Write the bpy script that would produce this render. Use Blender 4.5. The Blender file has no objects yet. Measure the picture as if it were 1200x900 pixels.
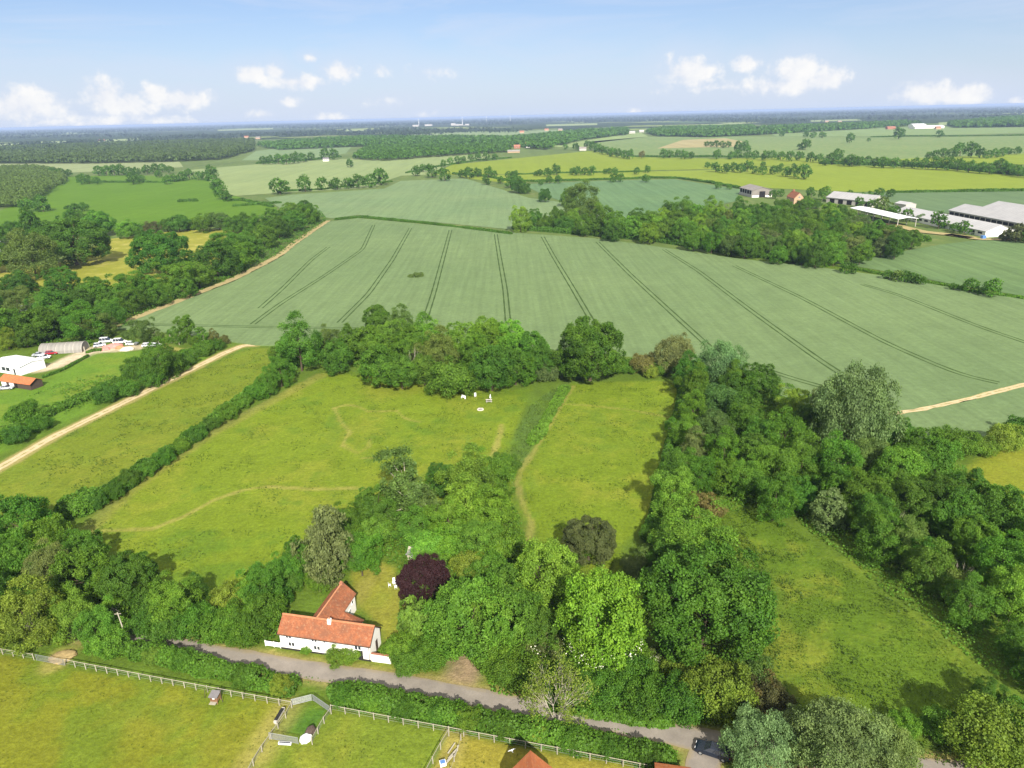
import bpy, math, random
import numpy as np
from mathutils import Matrix, Vector

# ------------------------------------------------------------------ camera model (used to lay the plan out on the ground)
H = 80.0
F = 832.0
ROLL = math.atan(29 / 1200)
PITCH = math.atan(314.4 / F)
SC = bpy.context.scene
COL = SC.collection
RNG = np.random.default_rng(7)
random.seed(7)


def ray(x, y):
    u = x - 600.0
    v = y - 450.0
    c, s = math.cos(ROLL), math.sin(ROLL)
    u2 = u * c - v * s
    v2 = v * c + u * s
    return u2, F * math.cos(PITCH) - v2 * math.sin(PITCH), -F * math.sin(PITCH) - v2 * math.cos(PITCH)


def G(x, y, z=0.0):
    """plan position of a photo point lying at height z"""
    a, b, c = ray(x, y)
    t = (H - z) / -c
    return (a * t, b * t)


def mpp(x, y):
    """metres per photo pixel on the ground there"""
    return H / -ray(x, y)[2]


def plan_tree(x, y, w, zc):
    """centre (x,y), width w in photo pixels of a crown whose centre is zc widths above ground -> plan x, y, width in metres"""
    a, b, c = ray(x, y)
    t = H / (-c + zc * w)
    return a * t, b * t, w * t


# ------------------------------------------------------------------ objects
def tag(o, label=None, cat=None, group=None, kind=None):
    if label: o['label'] = label
    if cat: o['category'] = cat
    if group: o['group'] = group
    if kind: o['kind'] = kind
    return o


def np_mesh(name, co, faces, mats=(), smooth=False, mat_index=None, nv=4):
    """faces: (n,nv) int array"""
    me = bpy.data.meshes.new(name)
    co = np.asarray(co, np.float32)
    faces = np.asarray(faces, np.int32)
    me.vertices.add(len(co))
    me.vertices.foreach_set('co', co.ravel())
    n = len(faces)
    me.loops.add(n * nv)
    me.loops.foreach_set('vertex_index', faces.ravel())
    me.polygons.add(n)
    me.polygons.foreach_set('loop_start', np.arange(0, n * nv, nv, dtype=np.int32))
    if mat_index is not None:
        me.polygons.foreach_set('material_index', np.asarray(mat_index, np.int32))
    if smooth:
        me.polygons.foreach_set('use_smooth', np.ones(n, bool))
    for m in mats: me.materials.append(m)
    me.update(calc_edges=True)
    return me


def link(name, me, parent=None, loc=(0, 0, 0), rz=0.0):
    o = bpy.data.objects.new(name, me)
    COL.objects.link(o)
    o.location = loc
    o.rotation_euler = (0, 0, rz)
    if parent: o.parent = parent
    return o


def empty(name, loc=(0, 0, 0), rz=0.0):
    o = bpy.data.objects.new(name, None)
    COL.objects.link(o)
    o.location = loc
    o.rotation_euler = (0, 0, rz)
    o.empty_display_size = 0.5
    return o


class MB:
    """collects boxes, bars, prisms into ONE mesh"""
    def __init__(self):
        self.v = []; self.f = []

    def add(self, vs, fs):
        n = len(self.v)
        self.v += [tuple(p) for p in vs]
        self.f += [tuple(i + n for i in f) for f in fs]
        return self

    def box(self, x0, x1, y0, y1, z0, z1):
        return self.add([(x0, y0, z0), (x1, y0, z0), (x1, y1, z0), (x0, y1, z0), (x0, y0, z1), (x1, y0, z1), (x1, y1, z1), (x0, y1, z1)],
                        [(0, 3, 2, 1), (4, 5, 6, 7), (0, 1, 5, 4), (1, 2, 6, 5), (2, 3, 7, 6), (3, 0, 4, 7)])

    def tube(self, pts, rad, n=6):
        pts = [Vector(p) for p in pts]
        vs = []; fs = []
        for i, p in enumerate(pts):
            d = (pts[min(i + 1, len(pts) - 1)] - pts[max(i - 1, 0)]).normalized()
            a = d.cross(Vector((0.3, 0.9, 0.2))).normalized()
            b = d.cross(a)
            r = rad[i] if hasattr(rad, '__len__') else rad
            for k in range(n):
                t = 2 * math.pi * k / n
                vs.append(p + a * (r * math.cos(t)) + b * (r * math.sin(t)))
        for i in range(len(pts) - 1):
            for k in range(n):
                fs.append((i * n + k, i * n + (k + 1) % n, (i + 1) * n + (k + 1) % n, (i + 1) * n + k))
        fs.append(tuple(range(n))[::-1])
        fs.append(tuple((len(pts) - 1) * n + k for k in range(n)))
        return self.add(vs, fs)

    def bar(self, p, q, w=0.05, h=0.05):
        p = Vector(p); q = Vector(q)
        d = (q - p).normalized()
        s = d.cross(Vector((0, 0, 1)))
        s = Vector((1, 0, 0)) if s.length < 1e-4 else s.normalized()
        u = s.cross(d)
        vs = []
        for e in (p, q):
            for a, b in ((-1, -1), (1, -1), (1, 1), (-1, 1)):
                vs.append(e + s * (a * w / 2) + u * (b * h / 2))
        return self.add(vs, [(0, 1, 2, 3), (7, 6, 5, 4), (0, 4, 5, 1), (1, 5, 6, 2), (2, 6, 7, 3), (3, 7, 4, 0)])

    def prism(self, poly, axis, a, b):
        """closed outline in 2D, extruded from a to b along an axis ('x' or 'y' or 'z')"""
        n = len(poly)
        def P(q, t):
            return {'x': (t, q[0], q[1]), 'y': (q[0], t, q[1]), 'z': (q[0], q[1], t)}[axis]
        vs = [P(q, a) for q in poly] + [P(q, b) for q in poly]
        fs = [tuple(range(n))[::-1], tuple(range(n, 2 * n))]
        fs += [(i, (i + 1) % n, n + (i + 1) % n, n + i) for i in range(n)]
        return self.add(vs, fs)

    def mesh(self, name, *mats):
        me = bpy.data.meshes.new(name)
        me.from_pydata(self.v, [], self.f)
        for m in mats: me.materials.append(m)
        import bmesh
        bm = bmesh.new(); bm.from_mesh(me)
        bmesh.ops.recalc_face_normals(bm, faces=bm.faces)
        bm.to_mesh(me); bm.free()
        return me

    def build(self, name, mat, parent=None, loc=(0, 0, 0), rz=0.0, bevel=0.0):
        o = link(name, self.mesh(name, mat), parent, loc, rz)
        if bevel:
            m = o.modifiers.new('bevel', 'BEVEL'); m.width = bevel; m.segments = 2; m.limit_method = 'ANGLE'
        return o


# ------------------------------------------------------------------ noise in numpy
def _hash(ix, iy, seed):
    h = (ix.astype(np.int64) * 374761393 + iy.astype(np.int64) * 668265263 + seed * 974711) & 0xFFFFFFFF
    h = ((h ^ (h >> 13)) * 1274126177) & 0xFFFFFFFF
    return ((h ^ (h >> 16)) & 0xFFFF) / 65535.0


def vnoise(x, y, seed=0):
    ix = np.floor(x); iy = np.floor(y)
    fx = x - ix; fy = y - iy
    fx = fx * fx * (3 - 2 * fx); fy = fy * fy * (3 - 2 * fy)
    a = _hash(ix, iy, seed); b = _hash(ix + 1, iy, seed); c = _hash(ix, iy + 1, seed); d = _hash(ix + 1, iy + 1, seed)
    return (a * (1 - fx) + b * fx) * (1 - fy) + (c * (1 - fx) + d * fx) * fy


def fbm(x, y, seed=0, octv=4):
    s = 0; a = 0.5; t = 0
    for k in range(octv):
        s = s + a * vnoise(x * 2 ** k, y * 2 ** k, seed + k * 17); t += a; a *= 0.55
    return s / t


def smooth(a, b, x):
    t = np.clip((x - a) / (b - a), 0, 1)
    return t * t * (3 - 2 * t)


def seg_dist(P, pts, closed=False):
    pts = np.asarray(pts, float)
    d = np.full(len(P), 1e9)
    n = len(pts)
    for i in range(n if closed else n - 1):
        a = pts[i]; b = pts[(i + 1) % n]
        ab = b - a
        t = np.clip(((P - a) @ ab) / (ab @ ab + 1e-9), 0, 1)
        q = P - a - t[:, None] * ab
        d = np.minimum(d, np.hypot(q[:, 0], q[:, 1]))
    return d


def inside(P, poly):
    poly = np.asarray(poly, float)
    r = np.zeros(len(P), bool)
    n = len(poly)
    for i in range(n):
        a = poly[i]; b = poly[(i + 1) % n]
        c = (a[1] > P[:, 1]) != (b[1] > P[:, 1])
        with np.errstate(divide='ignore', invalid='ignore'):
            xx = (b[0] - a[0]) * (P[:, 1] - a[1]) / (b[1] - a[1] + 1e-12) + a[0]
        r ^= c & (P[:, 0] < xx)
    return r


def poly_sd(P, poly):
    d = seg_dist(P, poly, True)
    return np.where(inside(P, poly), d, -d)


def project(X, Y, Z=0.0):
    """plan -> photo pixel, used only to see which far strips a wood would hide"""
    f = Y * math.cos(PITCH) - (Z - H) * math.sin(PITCH)
    dn = -(Y * math.sin(PITCH) + (Z - H) * math.cos(PITCH))
    u2 = X / f * F; v2 = dn / f * F
    c, s = math.cos(ROLL), math.sin(ROLL)
    return u2 * c + v2 * s + 600, -u2 * s + v2 * c + 450


def GP(pts):
    return [G(*p) for p in pts]


# ------------------------------------------------------------------ materials
def new_mat(name):
    m = bpy.data.materials.new(name); m.use_nodes = True
    nt = m.node_tree
    for n in list(nt.nodes): nt.nodes.remove(n)
    out = nt.nodes.new('ShaderNodeOutputMaterial')
    return m, nt, out


def nd(nt, typ, ins=None, **kw):
    n = nt.nodes.new(typ)
    for k, v in kw.items(): setattr(n, k, v)
    for k, v in (ins or {}).items():
        s = n.inputs[k]
        if hasattr(v, 'is_output') or isinstance(v, bpy.types.NodeSocket): nt.links.new(v, s)
        else: s.default_value = v
    return n


def c4(c): return (c[0], c[1], c[2], 1.0)


def mixc(nt, fac, a, b, mode='MIX'):
    n = nt.nodes.new('ShaderNodeMix'); n.data_type = 'RGBA'; n.blend_type = mode
    for idx, v in ((0, fac), (6, a), (7, b)):
        if isinstance(v, bpy.types.NodeSocket): nt.links.new(v, n.inputs[idx])
        else: n.inputs[idx].default_value = v if idx == 0 else c4(v)
    return n.outputs[2]


def noise(nt, vec, scale, detail=4, rough=0.55):
    return nd(nt, 'ShaderNodeTexNoise', {'Vector': vec, 'Scale': scale, 'Detail': detail, 'Roughness': rough}).outputs[0]


def ramp(nt, fac, lo, hi, a=0.0, b=1.0):
    return nd(nt, 'ShaderNodeMapRange', {0: fac, 1: lo, 2: hi, 3: a, 4: b}).outputs[0]


def plain(name, col, rough=0.7, var=0.12, scale=1.5, spec=0.3, metallic=0.0, bump=0.0):
    """painted / weathered surface: base colour with patchy wear from noise in object space"""
    m, nt, out = new_mat(name)
    tc = nd(nt, 'ShaderNodeTexCoord').outputs['Object']
    n1 = noise(nt, tc, scale, 5)
    n2 = noise(nt, tc, scale * 9, 3)
    f = nd(nt, 'ShaderNodeMath', {0: n1, 1: n2}, operation='ADD').outputs[0]
    f = ramp(nt, f, 0.6, 1.4)
    col2 = mixc(nt, f, tuple(c * (1 - var) for c in col), tuple(min(1, c * (1 + var)) for c in col))
    b = nd(nt, 'ShaderNodeBsdfPrincipled', {'Base Color': col2, 'Roughness': rough, 'Metallic': metallic})
    b.inputs['Specular IOR Level'].default_value = spec
    if bump:
        bp = nd(nt, 'ShaderNodeBump', {'Strength': bump, 'Distance': 0.05, 'Height': n2})
        nt.links.new(bp.outputs[0], b.inputs['Normal'])
    nt.links.new(b.outputs[0], out.inputs[0])
    return m


def leaf_material():
    m, nt, out = new_mat('foliage')
    oi = nd(nt, 'ShaderNodeObjectInfo')
    ge = nd(nt, 'ShaderNodeNewGeometry')
    tc = nd(nt, 'ShaderNodeTexCoord').outputs['Object']
    isl = ge.outputs['Random Per Island']
    big = noise(nt, tc, 5.0, 2)
    v = nd(nt, 'ShaderNodeMath', {0: isl, 1: 0.5, 2: 0.72}, operation='MULTIPLY_ADD').outputs[0]
    v2 = ramp(nt, big, 0.3, 0.7, 0.8, 1.2)
    v = nd(nt, 'ShaderNodeMath', {0: v, 1: v2}, operation='MULTIPLY').outputs[0]
    wide = noise(nt, ge.outputs['Position'], 0.11, 3)
    v = nd(nt, 'ShaderNodeMath', {0: v, 1: ramp(nt, wide, 0.3, 0.7, 0.78, 1.25)}, operation='MULTIPLY').outputs[0]
    hue = nd(nt, 'ShaderNodeMath', {0: big, 1: -0.05, 2: 0.525}, operation='MULTIPLY_ADD').outputs[0]
    hsv = nd(nt, 'ShaderNodeHueSaturation', {'Hue': hue, 'Saturation': 1.0, 'Value': v, 'Color': oi.outputs['Color']})
    col = hsv.outputs[0]
    warm = mixc(nt, 0.55, col, (1.5, 1.45, 0.35), 'MULTIPLY')
    d = nd(nt, 'ShaderNodeBsdfPrincipled', {'Base Color': col, 'Roughness': 0.6})
    d.inputs['Specular IOR Level'].default_value = 0.25
    t = nd(nt, 'ShaderNodeBsdfTranslucent', {'Color': warm})
    mx = nd(nt, 'ShaderNodeMixShader', {0: 0.42, 1: d.outputs[0], 2: t.outputs[0]})
    nt.links.new(mx.outputs[0], out.inputs[0])
    return m


def field_material(name, a, b, ang=0.0, row=3.0, dry=None, rows=0.10, big=0.012):
    """crop or pasture: large soft patches, faint drill rows along ang, fine mottling"""
    m, nt, out = new_mat(name)
    pos = nd(nt, 'ShaderNodeNewGeometry').outputs['Position']
    mp = nd(nt, 'ShaderNodeMapping', {'Vector': pos, 'Rotation': (0, 0, ang), 'Scale': (1, 0.03, 1)}).outputs[0]
    n1 = noise(nt, pos, big, 5)
    n2 = noise(nt, mp, 1.0 / row, 3)
    n3 = noise(nt, pos, 0.55, 4, 0.7)
    n4 = noise(nt, pos, 0.09, 4, 0.6)
    f = ramp(nt, n1, 0.3, 0.7)
    col = mixc(nt, f, a, b)
    if dry:
        col = mixc(nt, ramp(nt, n4, 0.52, 0.72, 0, 0.8), col, dry)
    k = nd(nt, 'ShaderNodeMath', {0: ramp(nt, n2, 0.3, 0.7, 1 - rows, 1 + rows), 1: ramp(nt, n3, 0.25, 0.75, 0.86, 1.14)}, operation='MULTIPLY').outputs[0]
    k = nd(nt, 'ShaderNodeMath', {0: k, 1: ramp(nt, n4, 0.3, 0.7, 0.93, 1.07)}, operation='MULTIPLY').outputs[0]
    col = mixc(nt, 1.0, col, nd(nt, 'ShaderNodeCombineColor', {0: k, 1: k, 2: k}).outputs[0], 'MULTIPLY')
    bs = nd(nt, 'ShaderNodeBsdfPrincipled', {'Base Color': col, 'Roughness': 0.9})
    bs.inputs['Specular IOR Level'].default_value = 0.1
    bp = nd(nt, 'ShaderNodeBump', {'Strength': 0.6, 'Distance': 0.25, 'Height': n3})
    nt.links.new(bp.outputs[0], bs.inputs['Normal'])
    nt.links.new(bs.outputs[0], out.inputs[0])
    return m


def near_ground_material():
    m, nt, out = new_mat('meadow_grass')
    at = nd(nt, 'ShaderNodeAttribute', attribute_name='ground_colour').outputs['Color']
    pos = nd(nt, 'ShaderNodeNewGeometry').outputs['Position']
    n1 = noise(nt, pos, 1.3, 5, 0.7)
    n2 = noise(nt, pos, 5.0, 3, 0.7)
    k = nd(nt, 'ShaderNodeMath', {0: ramp(nt, n1, 0.28, 0.72, 0.74, 1.26), 1: ramp(nt, n2, 0.25, 0.75, 0.80, 1.20)}, operation='MULTIPLY').outputs[0]
    col = mixc(nt, 1.0, at, nd(nt, 'ShaderNodeCombineColor', {0: k, 1: k, 2: k}).outputs[0], 'MULTIPLY')
    bs = nd(nt, 'ShaderNodeBsdfPrincipled', {'Base Color': col, 'Roughness': 0.9})
    bs.inputs['Specular IOR Level'].default_value = 0.1
    bp = nd(nt, 'ShaderNodeBump', {'Strength': 0.7, 'Distance': 0.3, 'Height': n1})
    nt.links.new(bp.outputs[0], bs.inputs['Normal'])
    nt.links.new(bs.outputs[0], out.inputs[0])
    return m


def far_ground_material():
    """countryside beyond the mapped fields: patchwork of dark woods and scattered pale fields"""
    m, nt, out = new_mat('far_countryside')
    pos = nd(nt, 'ShaderNodeNewGeometry').outputs['Position']
    wv = nd(nt, 'ShaderNodeTexNoise', {'Vector': pos, 'Scale': 0.002, 'Detail': 2.0}).outputs[1]
    p2 = nd(nt, 'ShaderNodeVectorMath', {0: wv, 1: (180, 180, 0)}, operation='MULTIPLY').outputs[0]
    p2 = nd(nt, 'ShaderNodeVectorMath', {0: p2, 1: pos}, operation='ADD').outputs[0]
    vo = nd(nt, 'ShaderNodeTexVoronoi', {'Vector': p2, 'Scale': 1 / 420.0})
    cr = nd(nt, 'ShaderNodeSeparateColor', {0: vo.outputs['Color']})
    col = mixc(nt, ramp(nt, cr.outputs[0], 0.58, 0.6), (0.030, 0.048, 0.016), (0.19, 0.23, 0.07))
    col = mixc(nt, ramp(nt, cr.outputs[1], 0.8, 0.82), col, (0.07, 0.11, 0.035))
    woods = noise(nt, pos, 0.0005, 3)
    col = mixc(nt, ramp(nt, woods, 0.42, 0.5), col, (0.035, 0.055, 0.02))
    k = ramp(nt, noise(nt, pos, 0.02, 4, 0.7), 0.3, 0.7, 0.6, 1.4)
    col = mixc(nt, 1.0, col, nd(nt, 'ShaderNodeCombineColor', {0: k, 1: k, 2: k}).outputs[0], 'MULTIPLY')
    bs = nd(nt, 'ShaderNodeBsdfDiffuse', {'Color': col})
    nt.links.new(bs.outputs[0], out.inputs[0])
    return m


def tile_material(name, a, b, c):
    """clay pantiles: courses along z, per-tile tint, lichen"""
    m, nt, out = new_mat(name)
    tc = nd(nt, 'ShaderNodeTexCoord').outputs['Object']
    mp = nd(nt, 'ShaderNodeMapping', {'Vector': tc, 'Scale': (1, 1, 1.3)}).outputs[0]
    vo = nd(nt, 'ShaderNodeTexVoronoi', {'Vector': mp, 'Scale': 4.0})
    cr = nd(nt, 'ShaderNodeSeparateColor', {0: vo.outputs['Color']})
    n1 = noise(nt, tc, 0.6, 5, 0.65)
    n2 = noise(nt, tc, 2.2, 5, 0.7)
    col = mixc(nt, cr.outputs[0], a, b)
    col = mixc(nt, ramp(nt, n1, 0.42, 0.62, 0, 0.95), col, c)
    col = mixc(nt, ramp(nt, n2, 0.55, 0.7, 0, 0.75), col, (0.40, 0.25, 0.14))
    wv = nd(nt, 'ShaderNodeTexWave', {'Vector': tc, 'Scale': 5.0, 'Distortion': 0.5}, bands_direction='Z').outputs[1]
    col = mixc(nt, ramp(nt, wv, 0.0, 0.35, 0.35, 0.0), col, (0.12, 0.05, 0.03))
    bs = nd(nt, 'ShaderNodeBsdfPrincipled', {'Base Color': col, 'Roughness': 0.8})
    bs.inputs['Specular IOR Level'].default_value = 0.2
    bp = nd(nt, 'ShaderNodeBump', {'Strength': 0.5, 'Distance': 0.06, 'Height': wv})
    nt.links.new(bp.outputs[0], bs.inputs['Normal'])
    nt.links.new(bs.outputs[0], out.inputs[0])
    return m


def sheet_material(name, a, b, period=1.0, axis='X', rough=0.6):
    """corrugated / sheeted farm roof with stained bays"""
    m, nt, out = new_mat(name)
    tc = nd(nt, 'ShaderNodeTexCoord').outputs['Object']
    wv = nd(nt, 'ShaderNodeTexWave', {'Vector': tc, 'Scale': 0.31 / period, 'Distortion': 0.0}, bands_direction=axis).outputs[1]
    n1 = noise(nt, tc, 0.15, 5, 0.65)
    f = nd(nt, 'ShaderNodeMath', {0: ramp(nt, wv, 0, 1, 0, 0.35), 1: ramp(nt, n1, 0.3, 0.7, 0, 0.65)}, operation='ADD').outputs[0]
    col = mixc(nt, f, a, b)
    bs = nd(nt, 'ShaderNodeBsdfPrincipled', {'Base Color': col, 'Roughness': rough})
    bs.inputs['Specular IOR Level'].default_value = 0.3
    nt.links.new(bs.outputs[0], out.inputs[0])
    return m


def road_material():
    m, nt, out = new_mat('worn_asphalt')
    at = nd(nt, 'ShaderNodeAttribute', attribute_name='across').outputs['Fac']
    pos = nd(nt, 'ShaderNodeNewGeometry').outputs['Position']
    n1 = noise(nt, pos, 0.35, 5, 0.65)
    n2 = noise(nt, pos, 4.0, 4, 0.7)
    col = mixc(nt, ramp(nt, n1, 0.3, 0.7), (0.185, 0.16, 0.132), (0.27, 0.235, 0.195))
    e = nd(nt, 'ShaderNodeMath', {0: at, 1: n1}, operation='ADD').outputs[0]
    col = mixc(nt, ramp(nt, e, 1.15, 1.5, 0, 0.85), col, (0.24, 0.19, 0.10))
    col = mixc(nt, ramp(nt, n2, 0.3, 0.7, 0.0, 0.35), col, (0.13, 0.12, 0.11))
    bs = nd(nt, 'ShaderNodeBsdfPrincipled', {'Base Color': col, 'Roughness': 0.85})
    bs.inputs['Specular IOR Level'].default_value = 0.2
    nt.links.new(bs.outputs[0], out.inputs[0])
    return m


LEAF = leaf_material()
BARK = plain('bark', (0.075, 0.058, 0.038), 0.9, 0.3, 4.0, 0.1, bump=0.5)
PALE_BARK = plain('pale_bark', (0.34, 0.30, 0.24), 0.9, 0.25, 4.0, 0.1)
BLOSSOM = plain('blossom', (0.66, 0.65, 0.50), 0.8, 0.08, 3.0, 0.1)
WHITE = plain('white_render', (0.76, 0.73, 0.67), 0.85, 0.10, 0.7, 0.2)
WHITE_PAINT = plain('white_paint', (0.80, 0.79, 0.76), 0.5, 0.06, 1.0)
TILE = tile_material('clay_tile', (0.26, 0.085, 0.038), (0.37, 0.135, 0.06), (0.21, 0.085, 0.045))
TILE_NEW = tile_material('bright_clay_tile', (0.44, 0.13, 0.045), (0.50, 0.18, 0.065), (0.38, 0.12, 0.05))
GLASS = plain('dark_window_glass', (0.03, 0.035, 0.045), 0.12, 0.2, 1.0, 0.8)
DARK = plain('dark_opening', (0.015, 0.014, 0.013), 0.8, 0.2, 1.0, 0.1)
BLACK = plain('black_paint', (0.025, 0.024, 0.024), 0.5, 0.2, 2.0)
BRICK = plain('red_brick', (0.30, 0.13, 0.08), 0.85, 0.2, 3.0, 0.2)
PALE_BRICK = plain('pale_brick', (0.38, 0.26, 0.16), 0.85, 0.15, 2.0, 0.2)
GREY_SHEET = sheet_material('grey_fibre_sheet', (0.28, 0.275, 0.27), (0.38, 0.37, 0.36), 3.0)
PALE_SHEET = sheet_material('pale_fibre_sheet', (0.33, 0.325, 0.32), (0.44, 0.43, 0.42), 3.0)
WHITE_SHEET = sheet_material('white_steel_sheet', (0.72, 0.72, 0.72), (0.82, 0.82, 0.82), 1.2, rough=0.4)
TAN_SHEET = sheet_material('weathered_brown_sheet', (0.17, 0.15, 0.13), (0.25, 0.225, 0.20), 2.0)
CANVAS = sheet_material('grey_canvas', (0.17, 0.16, 0.14), (0.26, 0.245, 0.215), 1.4)
CONCRETE = plain('concrete', (0.42, 0.39, 0.34), 0.9, 0.15, 0.8, 0.2)
TIMBER = plain('weathered_timber', (0.33, 0.30, 0.23), 0.85, 0.2, 3.0, 0.15)
DARK_TIMBER = plain('dark_timber', (0.07, 0.05, 0.04), 0.85, 0.25, 2.0, 0.15)
BROWN_TIMBER = plain('brown_timber', (0.27, 0.15, 0.08), 0.85, 0.2, 3.0, 0.15)
GALV = plain('galvanised_steel', (0.30, 0.31, 0.31), 0.55, 0.1, 2.0, 0.5, metallic=0.5)
RUBBER = plain('rubber', (0.02, 0.02, 0.02), 0.8, 0.2, 3.0, 0.2)
STONE = plain('pale_stone', (0.48, 0.44, 0.38), 0.9, 0.2, 2.0, 0.1)
STRAW = plain('straw', (0.34, 0.25, 0.115), 0.9, 0.25, 2.0, 0.1, bump=0.8)
SLATE = plain('grey_slate', (0.16, 0.15, 0.15), 0.6, 0.25, 2.0)
BLUE = plain('blue_plastic', (0.08, 0.18, 0.40), 0.5, 0.1, 2.0)
PLASTIC = plain('white_plastic', (0.80, 0.80, 0.80), 0.4, 0.05, 2.0)
PINK = plain('pink_rubble', (0.50, 0.22, 0.19), 0.9, 0.35, 1.2, 0.1, bump=0.6)
TERRACOTTA = plain('terracotta', (0.45, 0.2, 0.1), 0.9, 0.25, 2.0, 0.1)
TRAM = plain('tramline_soil', (0.046, 0.076, 0.022), 0.95, 0.25, 0.3, 0.05)
DRYTRACK = plain('dry_track_soil', (0.30, 0.245, 0.115), 0.95, 0.3, 0.25, 0.05, bump=0.4)


def paint(name, col): return plain(name, col, 0.25, 0.04, 2.0, 0.6)
# ------------------------------------------------------------------ foliage
def leaf_quads(C, N, s, rng, jit=0.8, long=1.0, droop=False):
    """one folded leaf-clump quad per centre; returns verts, faces"""
    n = len(C)
    N = N + rng.normal(0, jit, (n, 3))
    N /= np.linalg.norm(N, axis=1)[:, None] + 1e-9
    R = rng.normal(0, 1, (n, 3))
    if droop:
        R = np.tile(np.array([[0, 0, 1.0]]), (n, 1)) + rng.normal(0, 0.25, (n, 3))
    U = R - (R * N).sum(1)[:, None] * N
    U /= np.linalg.norm(U, axis=1)[:, None] + 1e-9
    V = np.cross(N, U)
    s = np.broadcast_to(np.asarray(s, float), (n,)) * rng.uniform(0.65, 1.35, n)
    k = rng.uniform(0.7, 1.25, (n, 4))
    fold = (s * rng.uniform(-0.25, 0.25, n))[:, None] * N
    a = (s * 0.62)[:, None]
    v = np.empty((n, 4, 3))
    v[:, 0] = C + U * a * long * k[:, 0:1] + fold
    v[:, 1] = C + V * a / long * k[:, 1:2]
    v[:, 2] = C - U * a * long * k[:, 2:3] + fold
    v[:, 3] = C - V * a / long * k[:, 3:4]
    return v.reshape(-1, 3), np.arange(n * 4).reshape(-1, 4)


def unit(rng, n):
    d = rng.normal(0, 1, (n, 3))
    return d / np.linalg.norm(d, axis=1)[:, None]


def crown_points(seed, zc, rz, n_lobe, n_leaf, rlo=0.10, rhi=0.19, rxy=0.5, flat=0.55, per=9, spread=0.02, shape=None, lob_z=1.0, ragged=0.12):
    """leaf centres and normals of a crown 1 wide: lobes on an uneven ellipsoid, leaf clusters on the lobes"""
    rng = np.random.default_rng(seed)
    cl = []
    k = 0
    while len(cl) < n_lobe:
        d = unit(rng, 1)[0]
        if d[2] < -flat: continue
        r = rng.uniform(rlo, rhi)
        e = 1 + rng.normal(0, ragged)
        rr = rng.uniform(0.5, 1.0) if rng.random() < 0.25 else 1.0
        p = np.array([d[0] * rxy, d[1] * rxy, d[2] * rz]) * e * rr
        sh = shape(d[2]) if shape else 1.0
        p[:2] *= sh
        L = np.linalg.norm(p)
        p = p * max(0.05, (L - r * 0.75)) / L
        # keep lobes apart so that gaps stay between them
        if any(np.linalg.norm(p - q[:3]) < 0.55 * (r + q[3]) for q in cl) and k < n_lobe * 30:
            k += 1
            continue
        cl.append(np.array([p[0], p[1], p[2], r]))
    cl = np.array(cl)
    w = cl[:, 3] ** 2; w /= w.sum()
    nc = max(1, n_leaf // per)
    li = rng.choice(len(cl), nc, p=w)
    out = cl[li, :3] / (np.linalg.norm(cl[li, :3], axis=1)[:, None] + 1e-6)
    d = unit(rng, nc) + out * 0.75 + np.array([0, 0, 0.25])
    d /= np.linalg.norm(d, axis=1)[:, None]
    rad = cl[li, 3] * rng.uniform(0.8, 1.12, nc)
    cc = cl[li, :3] + d * rad[:, None] * np.array([1, 1, lob_z])
    C = np.repeat(cc, per, 0) + rng.normal(0, spread, (nc * per, 3))
    N = np.repeat(d * 0.8 + out * 0.35, per, 0)
    C[:, 2] += zc
    C[:, 2] = np.maximum(C[:, 2], 0.01)
    return C, N, cl + np.array([0, 0, zc, 0])


def trunk_mesh(name, h, r, cl, mat, seed, n_limb=7, fork=0.45):
    rng = random.Random(seed)
    m = MB()
    top = (rng.uniform(-.03, .03), rng.uniform(-.03, .03), h)
    m.tube([(0, 0, -0.03), (0, 0, 0.02), (top[0] * .5, top[1] * .5, h * fork), top], [r * 1.5, r, r * .75, r * .25], 8)
    zc0 = float(np.mean(cl[:, 2]))
    idx = sorted(range(len(cl)), key=lambda i: rng.random())[:n_limb]
    for i in idx:
        x, y, z, _ = cl[i]
        s = (top[0] * .5, top[1] * .5, h * rng.uniform(fork * .8, .8))
        mid = (x * .45, y * .45, s[2] * .5 + z * .5)
        m.tube([s, mid, (x * .82, y * .82, zc0 + (z - zc0) * .82)], [r * .45, r * .3, r * .1], 5)
    return m.mesh(name, mat)


PROTO = {}


def proto(key, zc, rz, n_lobe, n_leaf, size, seed, trunk_h=0.6, trunk_r=0.025, mat=None, long=1.0, droop=False, jit=0.8, limbs=7, **kw):
    C, N, cl = crown_points(seed, zc, rz, n_lobe, n_leaf, **kw)
    rng = np.random.default_rng(seed + 500)
    v, f = leaf_quads(C, N, size, rng, jit, long, droop)
    me = np_mesh('crown_' + key, v, f, [LEAF])
    tr = trunk_mesh('trunk_' + key, trunk_h, trunk_r, cl, mat or BARK, seed, limbs) if trunk_h else None
    PROTO.setdefault(key.split('#')[0], []).append((zc, me, tr, max(v[:, 2])))


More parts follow.
